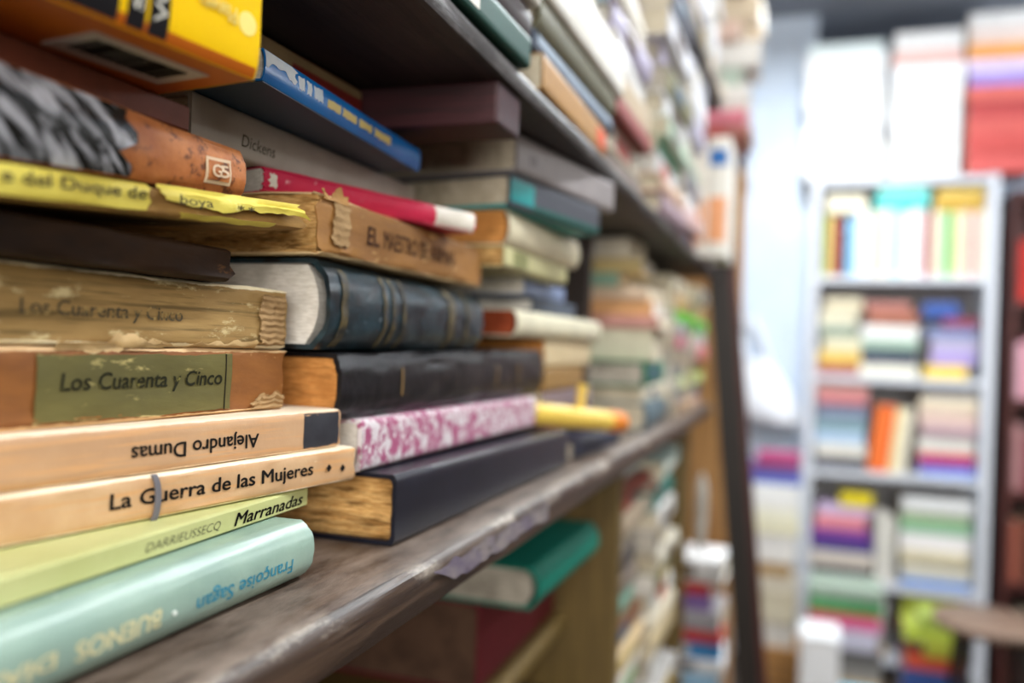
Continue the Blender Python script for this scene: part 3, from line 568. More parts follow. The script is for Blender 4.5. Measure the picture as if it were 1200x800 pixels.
# ------------------------------------------------------------------ generic stacks
ORD = ['bottom', 'second', 'third', 'fourth', 'fifth', 'sixth', 'seventh', 'eighth', 'ninth', 'tenth', 'eleventh', 'twelfth', 'thirteenth', 'fourteenth', 'fifteenth', 'sixteenth']
PG = [PAGE, PAGE_WHITE, PAGE_GREY, PAGE]
def stack(where, x, y, z, items, spine_dir='x', L0=.19, W0=.135, seed=0, group=None, jx=.008, jy=.012, jr=3.0, top=None):
    """items: (colour word, hex, thickness[, hard[, L]]) from the bottom up"""
    rng = random.Random(seed); out = []
    for i, it in enumerate(items):
        word, hx, T = it[:3]; hd = it[3] if len(it) > 3 else rng.random() < .4; L = it[4] if len(it) > 4 else L0*rng.uniform(.9, 1.08); W = min(W0*rng.uniform(.93, 1.07), L*.8)
        if top is not None and z+T > top: break
        rz = R(rng.uniform(-jr, jr)); kind = 'hardback' if hd else 'paperback'
        place = 'at the bottom of' if i == 0 else ('topmost in' if i == len(items)-1 else ORD[i]+' up in')
        lab = '%s %s %s %s' % (word, kind, place, where)
        if spine_dir == 'x': p = (x+rng.uniform(-jx, jx), y+rng.uniform(-jy, jy), z); r_ = rz
        else: p = (x+rng.uniform(-jy, jy), y+rng.uniform(-jx, jx), z); r_ = rz-math.pi/2
        b = make_book(lab, p, L, W, T-.0002, cm(hx), it[5] if len(it) > 5 else rng.choice(PG), rz=r_, hard=hd, bulge=.004 if (hd and T > .02) else 0, ny=1, layers=2, group=group or ('books in '+where), seed=seed*50+i)
        if T > .018 and rng.random() < .5: patchy(b, L*rng.uniform(.2, .35), L*rng.uniform(.5, .75), rng.choice(['#e8e2d4', '#6a5a50', '#b8493c', '#3d5a74', '#c8b070']), 'title_panel', .2, .8)
        out.append(b); z += T
    return out, z
# second bay of the main shelf
_, zt_ = stack('the stack just beyond the dark upright', -.020, 1.045, -.0995, [('slate-teal', '#5d7078', .034, True, .22), ('cream', '#d6ccb4', .020, False, .2), ('green-spined', '#2f7a5c', .031, True, .2)], seed=1, W0=.15)
stack('the crosswise pile on the green-spined hardback', -.176, 1.052, zt_+.0003, [('ivory', '#ded8bc', .040, False, .158), ('rosy', '#d49c90', .016, False, .172), ('orange-peach', '#eab27c', .020, False, .166), ('pale peach', '#e8cdb0', .016, False, .16), ('sage green', '#9cc0a8', .018, False, .12), ('straw', '#d2bc84', .018, False, .14), ('off-white', '#ece2cc', .026, False, .13)], spine_dir='y', seed=1, W0=.11, jy=.006, jx=.004)
stack('the middle stack of the far bay, main shelf', -.016, 1.285, -.0995, [('tan', '#b89878', .020), ('blue-grey', '#7c8494', .020), ('pale lime', '#c6cf9c', .018), ('grey', '#8c8884', .020), ('beige', '#b5a58c', .026), ('rose', '#d4788c', .018), ('white', '#d8d4d0', .022), ('bright green', '#5cc42c', .016, False, .2), ('sandy', '#c29a68', .026), ('cream', '#e6dcc0', .028, True)], seed=2, L0=.14, W0=.13)
stack('the last stack on the main shelf', -.010, 1.46, -.0995, [('pinkish tan', '#b08f80', .024), ('steel blue', '#6a7488', .020), ('lime', '#b9cc70', .020), ('ash grey', '#8f8c88', .022), ('coral pink', '#dc6a84', .022), ('pale grey', '#bfc0c0', .024), ('vivid green', '#6ad234', .020), ('buff', '#c8a880', .028), ('ivory', '#ddd4be', .030)], seed=3, L0=.125, W0=.12)
# upper shelf
zu = .1595
stack('the nearest stack on the upper shelf', .000, .285, zu, [('dark green cloth', '#12463a', .0185, True, .185), ('dark brown', '#3a2d2a', .024, True, .20), ('white', '#e6e2d8', .030, False, .2), ('cream', '#d2c8b0', .030), ('grey', '#8f8a88', .035), ('maroon', '#5a2430', .03)], seed=4, jr=1.5, jx=.002, jy=.004)
o, _ = stack('the second stack on the upper shelf', -.002, .500, zu, [('tan and orange', '#b98a4e', .0230, False, .195), ('navy and pale blue', '#27364a', .0135, True, .225), ('olive grey', '#6d6a54', .0230, True, .215), ('thick white', '#f0ece2', .038, False, .235), ('cream', '#dcd2ba', .032), ('pale blue', '#a9bccb', .025), ('white', '#e8e4dc', .03), ('brown', '#7a5a42', .03)], seed=5, jr=1.5, jx=.003, jy=.006)
patchy(o[0], .16, .193, '#d8562a', 'orange_end', .02, .98); patchy(o[1], .01, .215, '#a9b8c8', 'pale_blue_band', .45, 1.0)
stack('the third stack on the upper shelf', -.010, .742, zu, [('grey-brown', '#8a7c72', .024), ('cream', '#d5cab4', .026), ('dull red', '#9a4a44', .018), ('beige', '#c6b294', .028), ('white', '#e8e6e2', .03), ('pale violet', '#b8b0c8', .03), ('ivory', '#e0d8c8', .035), ('taupe', '#9a8a7c', .03), ('white', '#e8e8e8', .04)], seed=6, L0=.175)
stack('the upper-shelf stack just past the upright', .000, 1.00, zu, [('mauve', '#a08890', .026), ('peach', '#d8b49c', .022), ('pearl', '#d8d8d8', .028), ('green', '#3f8a64', .016), ('pale green', '#b4ccb4', .024), ('white', '#ececec', .032), ('olive', '#8a8660', .03), ('lavender', '#c4bcd4', .03), ('white', '#e8e8ee', .035), ('black', '#2a2838', .035)], seed=7)
stack('the fifth stack on the upper shelf', .002, 1.22, zu, [('wine red', '#7a3440', .022), ('pale pink', '#d8b4b0', .026), ('white', '#ecebea', .028), ('grey', '#9a98a0', .028), ('sage', '#a8bca4', .022), ('cream', '#e0d8c4', .03), ('lilac', '#c8c4d8', .035), ('white', '#eeeef2', .04), ('grey', '#b0b0b8', .04)], seed=8)
MXS = Matrix(((1, 0, 0), (0, 0, -1), (0, 1, 0)))   # standing, spine to +X
yy = 1.672
for i, (wd, hx, T, L) in enumerate([('pale grey', '#c9c8cc', .030, .21), ('lilac grey', '#b8b4c4', .032, .21)]):
    make_book('%s book standing upright at the far end of the upper shelf' % wd, (-.005, yy, zu), L, .14, T-.0006, cm(hx), PAGE_WHITE, mtx=MXS, ny=1, layers=2, bulge=.003, group='standing books at the far end of the upper shelf', seed=300+i)
    yy -= T
MYS = Matrix(((0, 0, -1), (-1, 0, 0), (0, 1, 0)))  # standing, spine to -Y
xs_ = atY(853, 260, 1.46).x
for i, (wd, hx, T, L) in enumerate([('white and blue', '#e8e4da', .036, .20), ('white and orange', '#ece4d8', .034, .185)]):
    b = make_book('thick %s book standing with its spine towards the camera, far upper shelf' % wd, (xs_, 1.455, zu), L, .14, T-.0006, cm(hx), PAGE_WHITE, mtx=MYS, ny=1, layers=2, bulge=.003, group='standing books at the far end of the upper shelf', seed=310+i)
    patch(b, L*.12, L*.5, .003, T-.003, cm('#f0a878'), 'orange_label', n=(3, 5))
    if i == 0: patch(b, L*.76, L*.90, .003, T-.003, cm('#2f6eb4'), 'blue_label', n=(3, 5))
    xs_ -= T
# topmost shelf
z4 = .4875
pal4 = [('pearl grey', '#c4c2cc'), ('white', '#e8e8ee'), ('lilac', '#bdb8cc'), ('pale blue', '#b4c4d4'), ('cream', '#e2dacc'), ('grey', '#a4a2a8'), ('beige', '#cfc0aa'), ('dusky mauve', '#9c8c94'), ('charcoal', '#383644')]
rng = random.Random(12)
for k, y in enumerate((.86, 1.08, 1.29, 1.50)):
    its = []; prev = None
    for j in range(11):
        c_ = rng.choice([q for q in pal4 if q is not prev]) if not (k == 1 and j == 3) else pal4[8]
        prev = c_; its.append((c_[0], c_[1], rng.uniform(.028, .045)))
    stack('the %s stack of the topmost shelf' % ['nearest', 'second', 'third', 'farthest'][k], -.004, y, z4, its, seed=20+k, group='books on the topmost shelf')
# books under the main shelf
b = make_book('thick burgundy hardback on the lower shelf under a teal book', (-.10, .700, -.3045), .245, .17, .078, cm('#6d1f2a', .5), pagemat('pages_brown', '#6a5040', '#4f3a2e'), hard=True, ny=3, layers=8)
b = make_book('teal cloth hardback lying on the burgundy book under the main shelf', (-.047, .700, -.2262), .215, .16, .036, cm('#12806c', .6), PAGE_GREY, hard=True, bulge=.009, ny=4, layers=8, rz=R(-1))
for i, (lab, x, y, z, T) in enumerate([('thick dark navy hardback on the bottom shelf, nearest of two', -.075, .64, -.5795, .07), ('royal blue hardback stacked on the thick dark navy one', -.070, .65, -.5090, .065), ('dark blue hardback topmost in the bottom-shelf pile', -.075, .66, -.4430, .06)]):
    b = make_book(lab, (x, y, z), .26, .17, T, cm(['#1a2350', '#243278', '#1c2860'][i]), PAGE_GREY, hard=True, bulge=.006, ny=2, layers=2, group='blue hardbacks on the bottom shelf'); patchy(b, .06, .16, '#3a4478', 'title_panel', .3, .7)
stack('the low tall stack beyond the olive upright', -.045, 1.005, -.5795, [('white', '#dcd8d0', .040), ('tan', '#c8a478', .030), ('cream', '#dcd0b4', .026), ('white', '#e4e4e0', .034, False), ('green', '#3fae3a', .014, True), ('off-white', '#e2dccf', .028), ('sandy', '#cdb48c', .026), ('brown', '#7a543c', .028), ('mint', '#86b4a0', .032, True, .2), ('taupe', '#8a7c70', .030), ('charcoal', '#4a4444', .022), ('grey-beige', '#a89c8c', .032), ('beige', '#b8a48c', .026), ('dark teal', '#1f6a66', .026, True, .2), ('russet', '#8a3a24', .018), ('pale mint', '#c4d8cc', .024, False, .22)], seed=31)
stack('the low tall stack at the bookcase end', -.028, 1.245, -.5795, [('blue', '#3a6ca8', .03), ('cream', '#d8d0bc', .03), ('grey', '#9c9894', .03), ('white', '#e4e2dc', .04), ('buff', '#c8b48c', .030), ('cream', '#d8ccb4', .028), ('white', '#e2e0d8', .034), ('olive', '#6a6440', .030), ('ivory', '#dcd4c0', .032), ('grey-brown', '#8a8078', .030), ('white', '#dedad4', .030), ('teal', '#1f7a70', .026, True), ('rust', '#9a4426', .020), ('pale mint', '#c4d8cc', .026, False, .26)], seed=32)
# ------------------------------------------------------------------ leaning plank and the wooden cupboard beyond
pr = empty('leaning_plank', (.16, 1.755, 0)); tag(pr, 'long dark plank leaning against the far end of the wooden bookcase', 'plank')
a0 = Vector((.158, 1.765, 0)); a1 = Vector((.002, 1.765, H+.20)); ax = (a1-a0).normalized(); sd = Vector((ax.z, 0, -ax.x))
def slab(name, a, b, sdv, w0, w1, yA, yB, mat):
    V = [a+sdv*w0+Vector((0, yA, 0)), a+sdv*w1+Vector((0, yA, 0)), a+sdv*w1+Vector((0, yB, 0)), a+sdv*w0+Vector((0, yB, 0)), b+sdv*w0+Vector((0, yA, 0)), b+sdv*w1+Vector((0, yA, 0)), b+sdv*w1+Vector((0, yB, 0)), b+sdv*w0+Vector((0, yB, 0))]
    V = [v-Vector(pr.location) for v in V]
    return mesh_obj(name, V, [(0, 1, 2, 3), (4, 5, 6, 7), (0, 1, 5, 4), (1, 2, 6, 5), (2, 3, 7, 6), (3, 0, 4, 7)], mat, pr)
slab('board', a0, a1, sd, -.026, .016, -.02, .012, W_BLACK); slab('edge_strip', a0, a1, sd, .0162, .030, -.012, .012, W_MAHOG)
cup = empty('cupboard', (0, 2.2, 0)); tag(cup, 'plain brown wooden cupboard standing beyond the long bookcase', 'cupboard')
cx1 = atY(867, 300, 2.15).x
box('side_panel', XL+.02, cx1, -.05, -.03, .0, H+.425, W_BROWN, cup); box('side_panel', XL+.02, cx1, .13, .15, 0, H+.425, W_BROWN, cup); box('top', XL+.02, cx1+.005, -.055, .155, H+.425, H+.445, W_BROWN, cup); box('door', cx1-.02, cx1, -.029, .129, 0.02, H+.42, W_BROWN, cup, .002)
tube('knob', [(cx1, .03, H-.2), (cx1+.02, .03, H-.2)], .012, GOLD, cup)
stack('the pile on top of the brown cupboard', cx1-.19, 2.165, .4455, [('dark indigo', '#2e2a4c', .045, True), ('chestnut', '#7a4a3a', .04, True), ('reddish', '#a86a60', .03), ('rose', '#d07884', .04), ('white', '#dcd4cc', .06), ('pale green', '#b4c0b0', .05), ('white', '#e0dad2', .06), ('pinkish', '#d8b8a8', .05), ('beige', '#d4c0a4', .06), ('brown', '#8a7660', .02), ('buff', '#d6c4a8', .08), ('tan', '#c4ae90', .07), ('cream', '#ded0b8', .06)], spine_dir='y', seed=40, L0=.2, W0=.16, jx=.004)
# ------------------------------------------------------------------ white metal bookcase
YS = 3.72
mb = empty('metal_bookcase', (0, YS, 0)); tag(mb, 'white metal bookcase packed with books against the back wall', 'bookcase')
WM = plain('white_enamel', '#d3d6de', .4, .5); GM = plain('grey_enamel', '#b9b8ba', .5)
xl = atY(955, 300, YS).x; xr = atY(1163, 300, YS).x; SZ = [atY(1060, v, YS).z for v in (207, 323, 442, 556, 687)]+[.10]
for x in (xl-.02, xr-.018):
    for y in (0, .34): box('post', x, x+.036, y, y+.03, 0, SZ[0]+.004, WM, mb)
for z in SZ:
    box('shelf', xl+.018, xr-.02, .004, .366, z-.028, z, WM, mb)
box('back_sheet', xl, xr, .371, .376, .05, SZ[0], GM, mb)
MYS = Matrix(((0, 0, -1), (-1, 0, 0), (0, 1, 0)))  # standing, spine to -Y
ROWN = ['top', 'second', 'third', 'fourth', 'fifth']
used = {}
def fb(word, hx, u0, u1, v0, v1, row, Y=None, stand=False, where=None, group=None, lean=0.0, zb=None, xlim=True, hard=False, depth=None):
    """book seen front-on: pixel box on the plane of its spine"""
    Y = YS+.02 if Y is None else Y
    p0 = atY(u0, (v0+v1)/2, Y); p1 = atY(u1, (v0+v1)/2, Y); zt = atY((u0+u1)/2, v0, Y).z; zl = atY((u0+u1)/2, v1, Y).z if zb is None else zb
    return p0.x, p1.x, zl, zt
def row(items, zshelf, where, ztop=None, Y=None):
    """columns: each column is a list of lying books from the bottom up, or ('|', ...) standing ones"""
    Y = YS+.02 if Y is None else Y; rng = random.Random(hash(where) % 1000 if False else len(where)*7)
    for ci, colm in enumerate(items):
        u0, u1, books, nm = colm['u'][0], colm['u'][1], colm['b'], colm['n']
        xa = atY(u0, 400, Y).x; xb = atY(u1, 400, Y).x
        if xb > xr-.022 and Y >= YS: xb = xr-.024
        if xa < xl+.02 and Y >= YS: xa = xl+.02
        if colm.get('stand'):
            tot = sum(q[2] for q in books); x = xb
            xs = (xb-xa)/tot
            for i, q in enumerate(reversed(books)):
                T = q[2]*xs; L = q[3]
                lab = '%s book standing %s from the left in %s' % (q[0], ['first', 'second', 'third', 'fourth', 'fifth', 'sixth', 'seventh', 'eighth', 'ninth', 'tenth'][len(books)-1-i], nm)
                ln = q[4] if len(q) > 4 else 0
                m = (Matrix.Rotation(R(ln), 3, 'Y') @ MYS) if ln else MYS
                make_book(lab, (x, Y+rng.uniform(0, .012), zshelf-H+.0005), L, .13, T-.0008, cm(q[1]), PAGE_WHITE, mtx=m, ny=1, layers=2, group='books standing in '+nm, seed=500+i)
                x -= T
            zt = zshelf+max(q[3] for q in books)
        else: zt = zshelf
        bks = books if not colm.get('stand') else colm.get('top', [])
        z = zt+.0005
        for i, q in enumerate(bks):
            L = (xb-xa)*(q[3] if len(q) > 3 else rng.uniform(.93, 1.0)); off = (xb-xa-L)*rng.uniform(0, 1); dep = min(.2, max(.13, L*.8))
            place = 'at the bottom of' if i == 0 else ('topmost in' if i == len(bks)-1 else ORD[i]+' up in')
            if len(bks) == 1: place = 'lying alone on'
            lab = '%s %s %s %s' % (q[0], 'book', place, nm if not colm.get('stand') else 'the upright books in '+nm)
            make_book(lab, (xa+off, Y+rng.uniform(0, .015), z-H), L, dep, q[2]-.0006, cm(q[1]), rng.choice(PG), rz=-math.pi/2+R(rng.uniform(-1.5, 1.5)), hard=q[2] > .035, ny=1, layers=2, group='books in '+nm, seed=600+i)
            z += q[2]
r1 = SZ[1]
row([
 dict(u=(962, 1016), n="the metal bookcase's top-shelf left group", stand=True, b=[('lime', '#b9c46a', 8, .25), ('red', '#c0584c', 8, .24), ('dark shadow-gap', '#2c2626', 9, .19), ('light blue', '#8fc0e4', 12, .24), ('white', '#e8eef4', 14, .26)], top=[('cream', '#efe6cc', .07, .85)]),  # the dark upright one paints the shade of a gap between books
 dict(u=(1018, 1086), n="the metal bookcase's top-shelf middle group", stand=True, b=[('cream', '#e6dcc0', 10, .27), ('ivory', '#e9e2c8', 11, .27), ('pale cyan', '#a8dcdc', 12, .27), ('cream', '#ece6d2', 10, .26), ('white', '#f0eeea', 14, .27), ('maroon', '#a83a4c', 8, .26)], top=[('turquoise', '#4cc4c0', .045, .95), ('pale turquoise', '#8ad8d0', .05, .88)]),
 dict(u=(1088, 1152), n="the metal bookcase's top-shelf right group", stand=True, b=[('cream', '#e4dcc4', 14, .26), ('green', '#68bc78', 12, .26), ('straw', '#dcd0a0', 12, .255), ('cream', '#e8e0cc', 9, .26), ('rose red', '#c4606c', 8, .25), ('cream', '#ece4d0', 12, .26)], top=[('ochre', '#c8a040', .045, .97), ('mustard', '#d8b860', .04, .9)]),
], r1, 'r1')
row([
 dict(u=(958, 1010), n="the metal bookcase's second-shelf left pile", b=[('dusky red', '#a85a54', .042), ('yellow', '#e6c060', .05), ('cream', '#dcd4b4', .06, .85), ('grey-green', '#8c9a8c', .05, .8), ('cream', '#ded6bc', .06, .85), ('beige', '#d8ccae', .05, .85)]),
 dict(u=(1008, 1076), n="the metal bookcase's second-shelf middle pile", b=[('cream', '#e6e2d0', .05), ('navy', '#3c4660', .055), ('grey-green', '#9cb4a4', .045), ('white', '#e8e8e4', .055), ('brick', '#a06450', .055, .85), ('rosy brown', '#b0746a', .04, .8)]),
 dict(u=(1080, 1150), n="the metal bookcase's second-shelf right pile", b=[('yellow', '#f0cc50', .05, .72), ('violet', '#a898d0', .06, .75), ('lilac', '#b8b0cc', .05, .8), ('slate blue', '#7c88b0', .04, .85), ('maroon', '#8a3c54', .04, .6), ('blue', '#3c5aa0', .06, .6)]),
], SZ[2], 'row2')
row([
 dict(u=(955, 1020), n="the metal bookcase's third-shelf left pile", b=[('charcoal', '#5a5a62', .05), ('cream', '#e2dcd0', .05), ('pale blue', '#b0c8e0', .055), ('teal grey', '#7c98a0', .05), ('grey-blue', '#8088a0', .06), ('rose', '#c87c80', .04), ('pink', '#dca8a0', .05)]),
 dict(u=(1022, 1066), n="the metal bookcase's third-shelf leaning group", stand=True, b=[('orange', '#f0793a', 14, .27, 6), ('orange-red', '#ea6a30', 10, .27, 6), ('cream', '#ead8a4', 10, .26, 6), ('off-white', '#e4dcc8', 12, .26, 6)]),
 dict(u=(1080, 1150), n="the metal bookcase's third-shelf right pile", b=[('blue', '#7494d8', .028), ('purple', '#8c58b0', .03), ('red', '#c84848', .035), ('white', '#e4e2da', .065), ('mauve', '#b89aa4', .04), ('pinkish cream', '#dcc0b4', .06), ('cream', '#e2d2b8', .05), ('grey', '#8c8c90', .05)]),
], SZ[3], 'row3..')
row([
 dict(u=(955, 1032), n="the metal bookcase's fourth-shelf left pile", b=[('dark grey', '#4a464c', .045), ('cream', '#cfc4b8', .06), ('indigo', '#3c3e84', .04), ('purple', '#743c90', .05), ('pink', '#e08890', .055, .8), ('lavender', '#cfb8d8', .045, .85), ('yellow', '#e6d028', .05, .5)]),
 dict(u=(1034, 1058), n="the metal bookcase's fourth-shelf narrow group", stand=True, b=[('white', '#dcd8d0', 10, .28), ('pale grey', '#c8c4bc', 10, .26)]),
 dict(u=(1062, 1148), n="the metal bookcase's fourth-shelf right pile", b=[('blue', '#3c78c0', .03), ('cream', '#ddd8c8', .07), ('buff', '#d4c8a8', .04), ('white', '#e8e4e4', .07), ('green', '#7cae88', .045), ('pale green', '#bcd0a8', .04), ('white', '#dedede', .055)]),
], SZ[4], 'row4...')
row([
 dict(u=(965, 1050), n="the metal bookcase's lowest-shelf left pile", b=[('tan', '#c8a878', .05), ('grey', '#8c8a88', .05), ('beige', '#c8bca4', .06), ('white', '#dcdad4', .06)]),
 dict(u=(1066, 1140), n="the metal bookcase's lowest-shelf right pile", b=[('navy', '#28346c', .06), ('dark blue', '#30406c', .05), ('red-orange', '#cc5438', .05), ('lime', '#b4c048', .055), ('yellow-green', '#c4d050', .05)]),
], SZ[5], 'row5....')
# on top of the bookcase
zt = SZ[0]+.0055
row([
 dict(u=(934, 1028), n='the left bundle on top of the white bookcase', b=[('white', '#f4f4f4', .07)]*1+[('bright white', '#f6f6f4', .072), ('white', '#f2f2f4', .07), ('bright white', '#f6f6f6', .075), ('white', '#f2f2f0', .07), ('bright white', '#f4f4f6', .075), ('white', '#f4f4f4', .07), ('pale cyan-white', '#e6f2f2', .05)]),
 dict(u=(1034, 1120), n='the middle bundle on top of the white bookcase', b=[('white', '#f4f2f2', .07), ('bright white', '#f6f6f4', .075), ('white', '#f2f2f4', .07), ('bright white', '#f6f6f6', .075), ('white', '#f4f4f4', .075), ('bright white', '#f4f4f6', .075), ('pinkish', '#e8b4ac', .03), ('pale pink', '#ecc8c0', .03), ('white', '#f4f4f4', .075)]),
 dict(u=(1124, 1205), n='the red pile on top of the white bookcase', b=[('coral red', '#cc5c58', .075), ('brick red', '#c4524e', .07), ('coral red', '#cf625c', .075), ('dark coral', '#b84c4c', .06), ('salmon red', '#d46a62', .06), ('violet', '#9c88d0', .05), ('pale lilac', '#d8c8e8', .06), ('orange', '#f0a860', .06), ('pinkish white', '#f0dcd4', .06), ('white', '#f2f2f2', .06)]),
], zt, 'top.....', Y=YS-.005)
# ------------------------------------------------------------------ things around the metal bookcase
# wooden crate with a tall pile, left of it
YP0 = 3.42
ct = atY(915, 762, YP0).z; cxa = atY(893, 780, YP0).x; cxb = atY(945, 780, YP0).x
cr = empty('wooden_crate', (cxa, YP0, 0)); tag(cr, 'brown wooden crate under the tall pile beside the white bookcase', 'crate')
nb = 4; hh = (ct-.012)/nb
for k in range(nb):
    for y in (0, .238): box('slat', 0, cxb-cxa, y, y+.012, k*hh+.004, (k+1)*hh-.004, W_BROWN, cr)
    for x in (.0, cxb-cxa-.012): box('slat', x, x+.012, .0125, .2375, k*hh+.004, (k+1)*hh-.004, W_BROWN, cr)
for x in (.013, cxb-cxa-.028):
    for y in (.0125, .2225): box('corner_post', x, x+.015, y, y+.015, 0, ct-.012, W_BROWN, cr)
box('lid', 0, cxb-cxa, 0, .25, ct-.012, ct, W_BROWN, cr)
row([dict(u=(880, 944), n='the tall pile on the wooden crate', b=[('white', '#d8d4cc', .09, .95), ('cream', '#cfc6ae', .06), ('beige', '#c9bfa6', .065), ('cream', '#d2c9b6', .06), ('tan', '#b8986c', .05, .8), ('white', '#e0dcd6', .055), ('greyish white', '#d0ccc8', .05), ('cream', '#dcd6b8', .05), ('yellowish white', '#e6e2cc', .05), ('white', '#eceae6', .045), ('bright white', '#f0f0ee', .05), ('blue', '#4c68c0', .035, 1.0), ('purple', '#8060a0', .04), ('magenta', '#b04878', .045, .8)])], ct, 'crate', Y=YP0+.01)
# pile on the floor in front of the bookcase
row([dict(u=(958, 1046), n='the floor pile in front of the white bookcase', b=[('dark brown', '#5a4638', .08, .9), ('tan', '#c8b08c', .06), ('grey', '#8a8884', .06), ('dark grey', '#5c5a58', .045), ('lilac grey', '#c4c0d0', .07), ('mauve pink', '#d0709c', .035), ('red', '#cc3c3c', .025), ('green', '#5ca86c', .055), ('grey-green', '#9cac9c', .04)])], .0, 'floorpile', Y=3.30)
# box with books in the foreground bottom
wb = empty('white_box', (atY(937, 780, 3.05).x, 3.02, 0)); tag(wb, 'white cardboard box on the floor at the foot of the piles', 'box')
bw = atY(983, 780, 3.05).x-atY(937, 780, 3.05).x; bh = atY(960, 750, 3.02).z
WC = plain('white_cardboard', '#ecedee', .7)
for nm_, a in (('side', (0, .004, 0, .2, 0, bh)), ('side', (bw-.004, bw, 0, .2, 0, bh)), ('side', (.0045, bw-.0045, 0, .004, 0, bh)), ('side', (.0045, bw-.0045, .196, .2, 0, bh)), ('base', (.0045, bw-.0045, .0045, .1955, .001, .005)), ('lid', (-.003, bw+.003, -.003, .203, bh+.0005, bh+.005))): box(nm_, *a, WC, wb)
row([dict(u=(994, 1060), n='the low pile beside the white box', b=[('tan', '#cdb278', .05), ('cream', '#d8ccb0', .05), ('red-orange', '#d86a50', .04), ('sky blue', '#68c0e4', .045, .8)])], .0, 'lowpile', Y=3.0)
row([dict(u=(1070, 1140), n='the low pile behind the stool', b=[('navy', '#26305c', .07), ('dark blue', '#2c3c74', .06), ('blue', '#3a5490', .06), ('red', '#c85038', .05), ('olive yellow', '#a8a83c', .05, .6), ('lime', '#b8c84c', .055), ('yellow-green', '#b0c458', .05, .6)])], .0, 'lowpile2', Y=3.36)
# stool
SY = 3.0; sc = atY(1160, 725, SY); st = empty('stool', (sc.x, SY, 0)); tag(st, 'round brown wooden stool at the right, in front of the dark bookcase', 'stool')
sz = sc.z; n = 28; V = []; F = []
for rr_, z in ((.0, sz-.03), (.15, sz-.03), (.165, sz-.02), (.165, sz-.006), (.155, sz), (0, sz)):
    V += [(rr_*math.cos(2*math.pi*k/n), rr_*math.sin(2*math.pi*k/n), z) for k in range(n)]
for j in range(5): F += [(j*n+k, j*n+(k+1) % n, (j+1)*n+(k+1) % n, (j+1)*n+k) for k in range(n)]
mesh_obj('seat', V, F, wood('stool_wood', '#6a5548', '#87705f', None, .4, 0), st, True)
for k in range(4):
    a = math.pi/4+k*math.pi/2; tube('leg', [(.15*math.cos(a), .15*math.sin(a), 0), (.10*math.cos(a), .10*math.sin(a), sz-.031)], .014, W_BLACK, st)
for k in range(4):
    a = math.pi/4+k*math.pi/2; b_ = a+math.pi/2; tube('rung', [(.135*math.cos(a), .135*math.sin(a), .13), (.135*math.cos(b_), .135*math.sin(b_), .13)], .008, W_BLACK, st)
# dark bookcase at the right edge
YD = 3.78; dx = atY(1172, 400, YD).x+.03
db = empty('dark_bookcase', (dx, YD, 0)); tag(db, 'dark reddish-brown wooden bookcase at the right edge', 'bookcase')
box('side_panel', 0, .022, 0, .32, 0, 1.95, W_MAHOG, db); box('side_panel', .9, .922, 0, .32, 0, 1.95, W_MAHOG, db); box('back_panel', .022, .9, .31, .32, .02, 1.95, W_MAHOG, db); box('top', 0, .922, 0, .32, 1.9505, 1.975, W_MAHOG, db)
dz = [.08, .44, .80, 1.16, 1.54]
for z in dz: box('shelf', .0225, .8995, .004, .3095, z-.022, z, W_MAHOG, db)
pald = [[('brown', '#6a3c30'), ('maroon', '#5a2028'), ('dark green', '#24382c')], [('terracotta', '#a05a48'), ('brown', '#5c3428'), ('tan', '#9c7058')], [('dusty pink', '#b48484'), ('maroon', '#6a2c34'), ('brown', '#70483c')], [('pale pink', '#d8a8b4'), ('rose', '#c47c8c'), ('cream', '#d0b8a4')], [('bright red', '#c02820'), ('red', '#b03028'), ('crimson', '#98202c')]]
for k, z in enumerate(dz):
    x = dx+.03
    for j in range(8):
        wd, hx = pald[k][j % 3]; T = .035+.01*((j*7+k*3) % 3)
        make_book('%s book standing %s from the left, %s shelf of dark bookcase' % (wd, ['first', 'second', 'third', 'fourth', 'fifth', 'sixth', 'seventh', 'eighth'][j], ['lowest', 'second lowest', 'middle', 'second highest', 'highest'][k]), (x+T, YD+.03+.006*(j % 3), z-H+.0005), .22+.02*((j+k) % 3), .15, T-.001, cm(hx), PAGE, mtx=MYS, hard=True, bulge=.004, ny=1, layers=2, group='books standing in the dark bookcase', seed=800+k*10+j)
        x += T
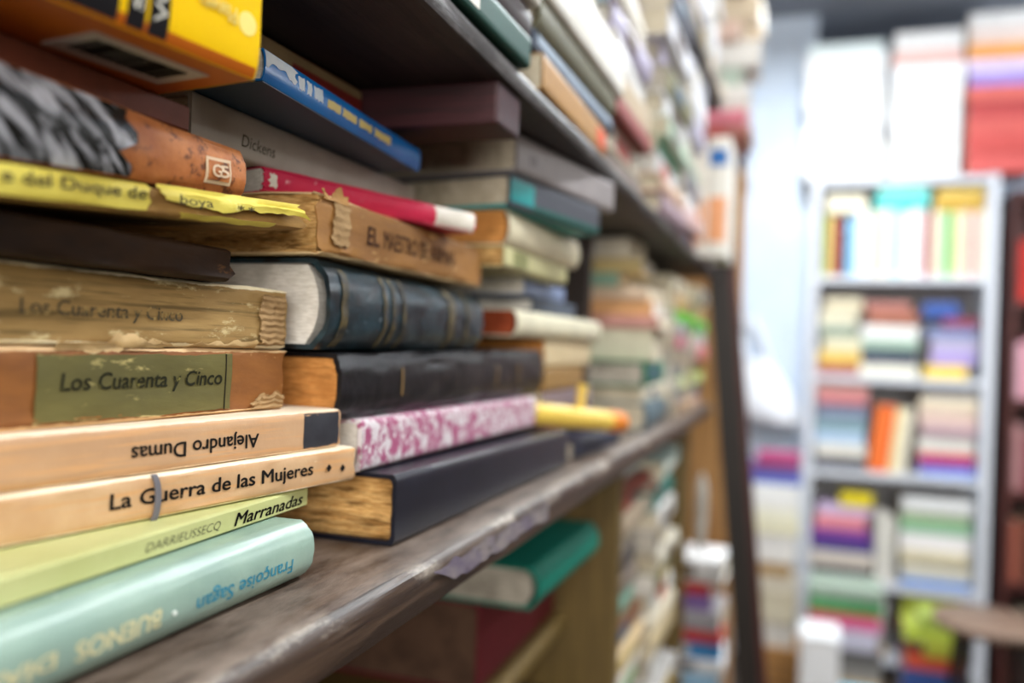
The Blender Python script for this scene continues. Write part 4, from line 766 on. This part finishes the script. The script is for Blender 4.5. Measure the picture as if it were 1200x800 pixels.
# white cloth bag hanging on the back wall
def bag():
    YB = 3.86; Yb = YB-.07; r = empty('cloth_bag', (0, 0, 0)); tag(r, 'white cloth bag hanging on the pale wall left of the white bookcase', 'bag')
    top = atY(880, 372, Yb); pts = [(872, 420, 902, 420), (869, 445, 915, 440), (867, 470, 930, 462), (868, 488, 938, 482), (876, 492, 940, 497), (905, 500, 936, 503)]
    V = []; F = []; n = 12
    for i, (ua, va, ub, vb) in enumerate(pts):
        a = atY(ua, va, Yb); c = atY(ub, vb, Yb); d = [.012, .03, .05, .055, .045, .012][i]
        for k in range(n):
            t = k/n*2*math.pi; m = (a+c)/2; h = (c-a)/2
            V.append(m+h*math.cos(t)+Vector((0, d*math.sin(t)+.006*sn(k*.9, i*.8, 3), 0)))
    for i in range(len(pts)-1): F += [(i*n+k, i*n+(k+1) % n, (i+1)*n+(k+1) % n, (i+1)*n+k) for k in range(n)]
    F += [tuple((len(pts)-1)*n+k for k in range(n))]
    C_ = surf('white_cloth', '#eceef2', '#e0e4ec', 20, .9, .2, 200); mesh_obj('sack', V, F, C_, r, True)
    hk = atY(878, 368, YB)
    tube('handle', [atY(873, 420, Yb), atY(872, 395, Yb), atY(876, 372, Yb+.03), atY(882, 372, Yb+.03), atY(892, 395, Yb), atY(901, 420, Yb)], .012, C_, r)
    tube('hook', [Vector((hk.x, YB, hk.z+.01)), Vector((hk.x, YB-.05, hk.z+.01)), Vector((hk.x, YB-.055, hk.z+.03))], .005, WM, r)
bag()
# colourful pile on a low box between the bookcase end and the cupboard
pb = empty('packing_crate', (-.24, 1.90, 0)); tag(pb, 'dim packing crate behind the leaning plank, under a colourful pile', 'crate')
for k in range(4):
    box('slat', 0, .27, 0, .012, .004+k*.11, .104+k*.11, W_BROWN, pb); box('slat', 0, .27, .168, .18, .004+k*.11, .104+k*.11, W_BROWN, pb)
for x in (0, .258):
    for y in (.0125, .1535): box('corner_post', x, x+.012, y, y+.014, 0, .444, W_BROWN, pb)
box('lid', 0, .27, 0, .18, .445, .457, W_BROWN, pb)
stack('the colourful pile behind the leaning plank', -.19, 1.905, .4575-H, [('white', '#e2e2e0', .05), ('orange', '#ee9a30', .04), ('pale blue', '#9cc4e0', .05), ('white', '#e6e6e6', .03), ('blue', '#3f86c0', .035), ('red', '#d84040', .03), ('grey', '#a8a4a8', .04), ('violet', '#8a6cac', .035), ('scarlet', '#d23a30', .03), ('white', '#e4e2e0', .05)], spine_dir='y', seed=60, L0=.20, W0=.15, jx=.004)
# crumpled white rag tucked in at the end of the bookcase
def rag_():
    V = []; F = []; n = 14; rows = 16; A = atY(823, 555, 1.64); Bp = atY(820, 645, 1.64)
    for i in range(rows+1):
        c_ = A.lerp(Bp, i/rows); r_ = .005+.007*math.sin(math.pi*i/rows)**.6
        for k in range(n):
            t = 2*math.pi*k/n; q = r_*(1+.55*sn(math.cos(t)*1.3+i*.35, math.sin(t)*1.3, 8)); V.append((c_.x+q*math.cos(t), c_.y+q*math.sin(t), c_.z))
    for i in range(rows): F += [(i*n+k, i*n+(k+1) % n, (i+1)*n+(k+1) % n, (i+1)*n+k) for k in range(n)]
    F += [tuple(range(n)), tuple(rows*n+k for k in range(n))]
    o = mesh_obj('cloth_rag', V, F, surf('rag_cloth', '#bcb6ac', '#9c958a', 30, .9, .3, 200), None, True)
    tag(o, 'crumpled white rag hanging below the far end of the main shelf', 'rag')
rag_()
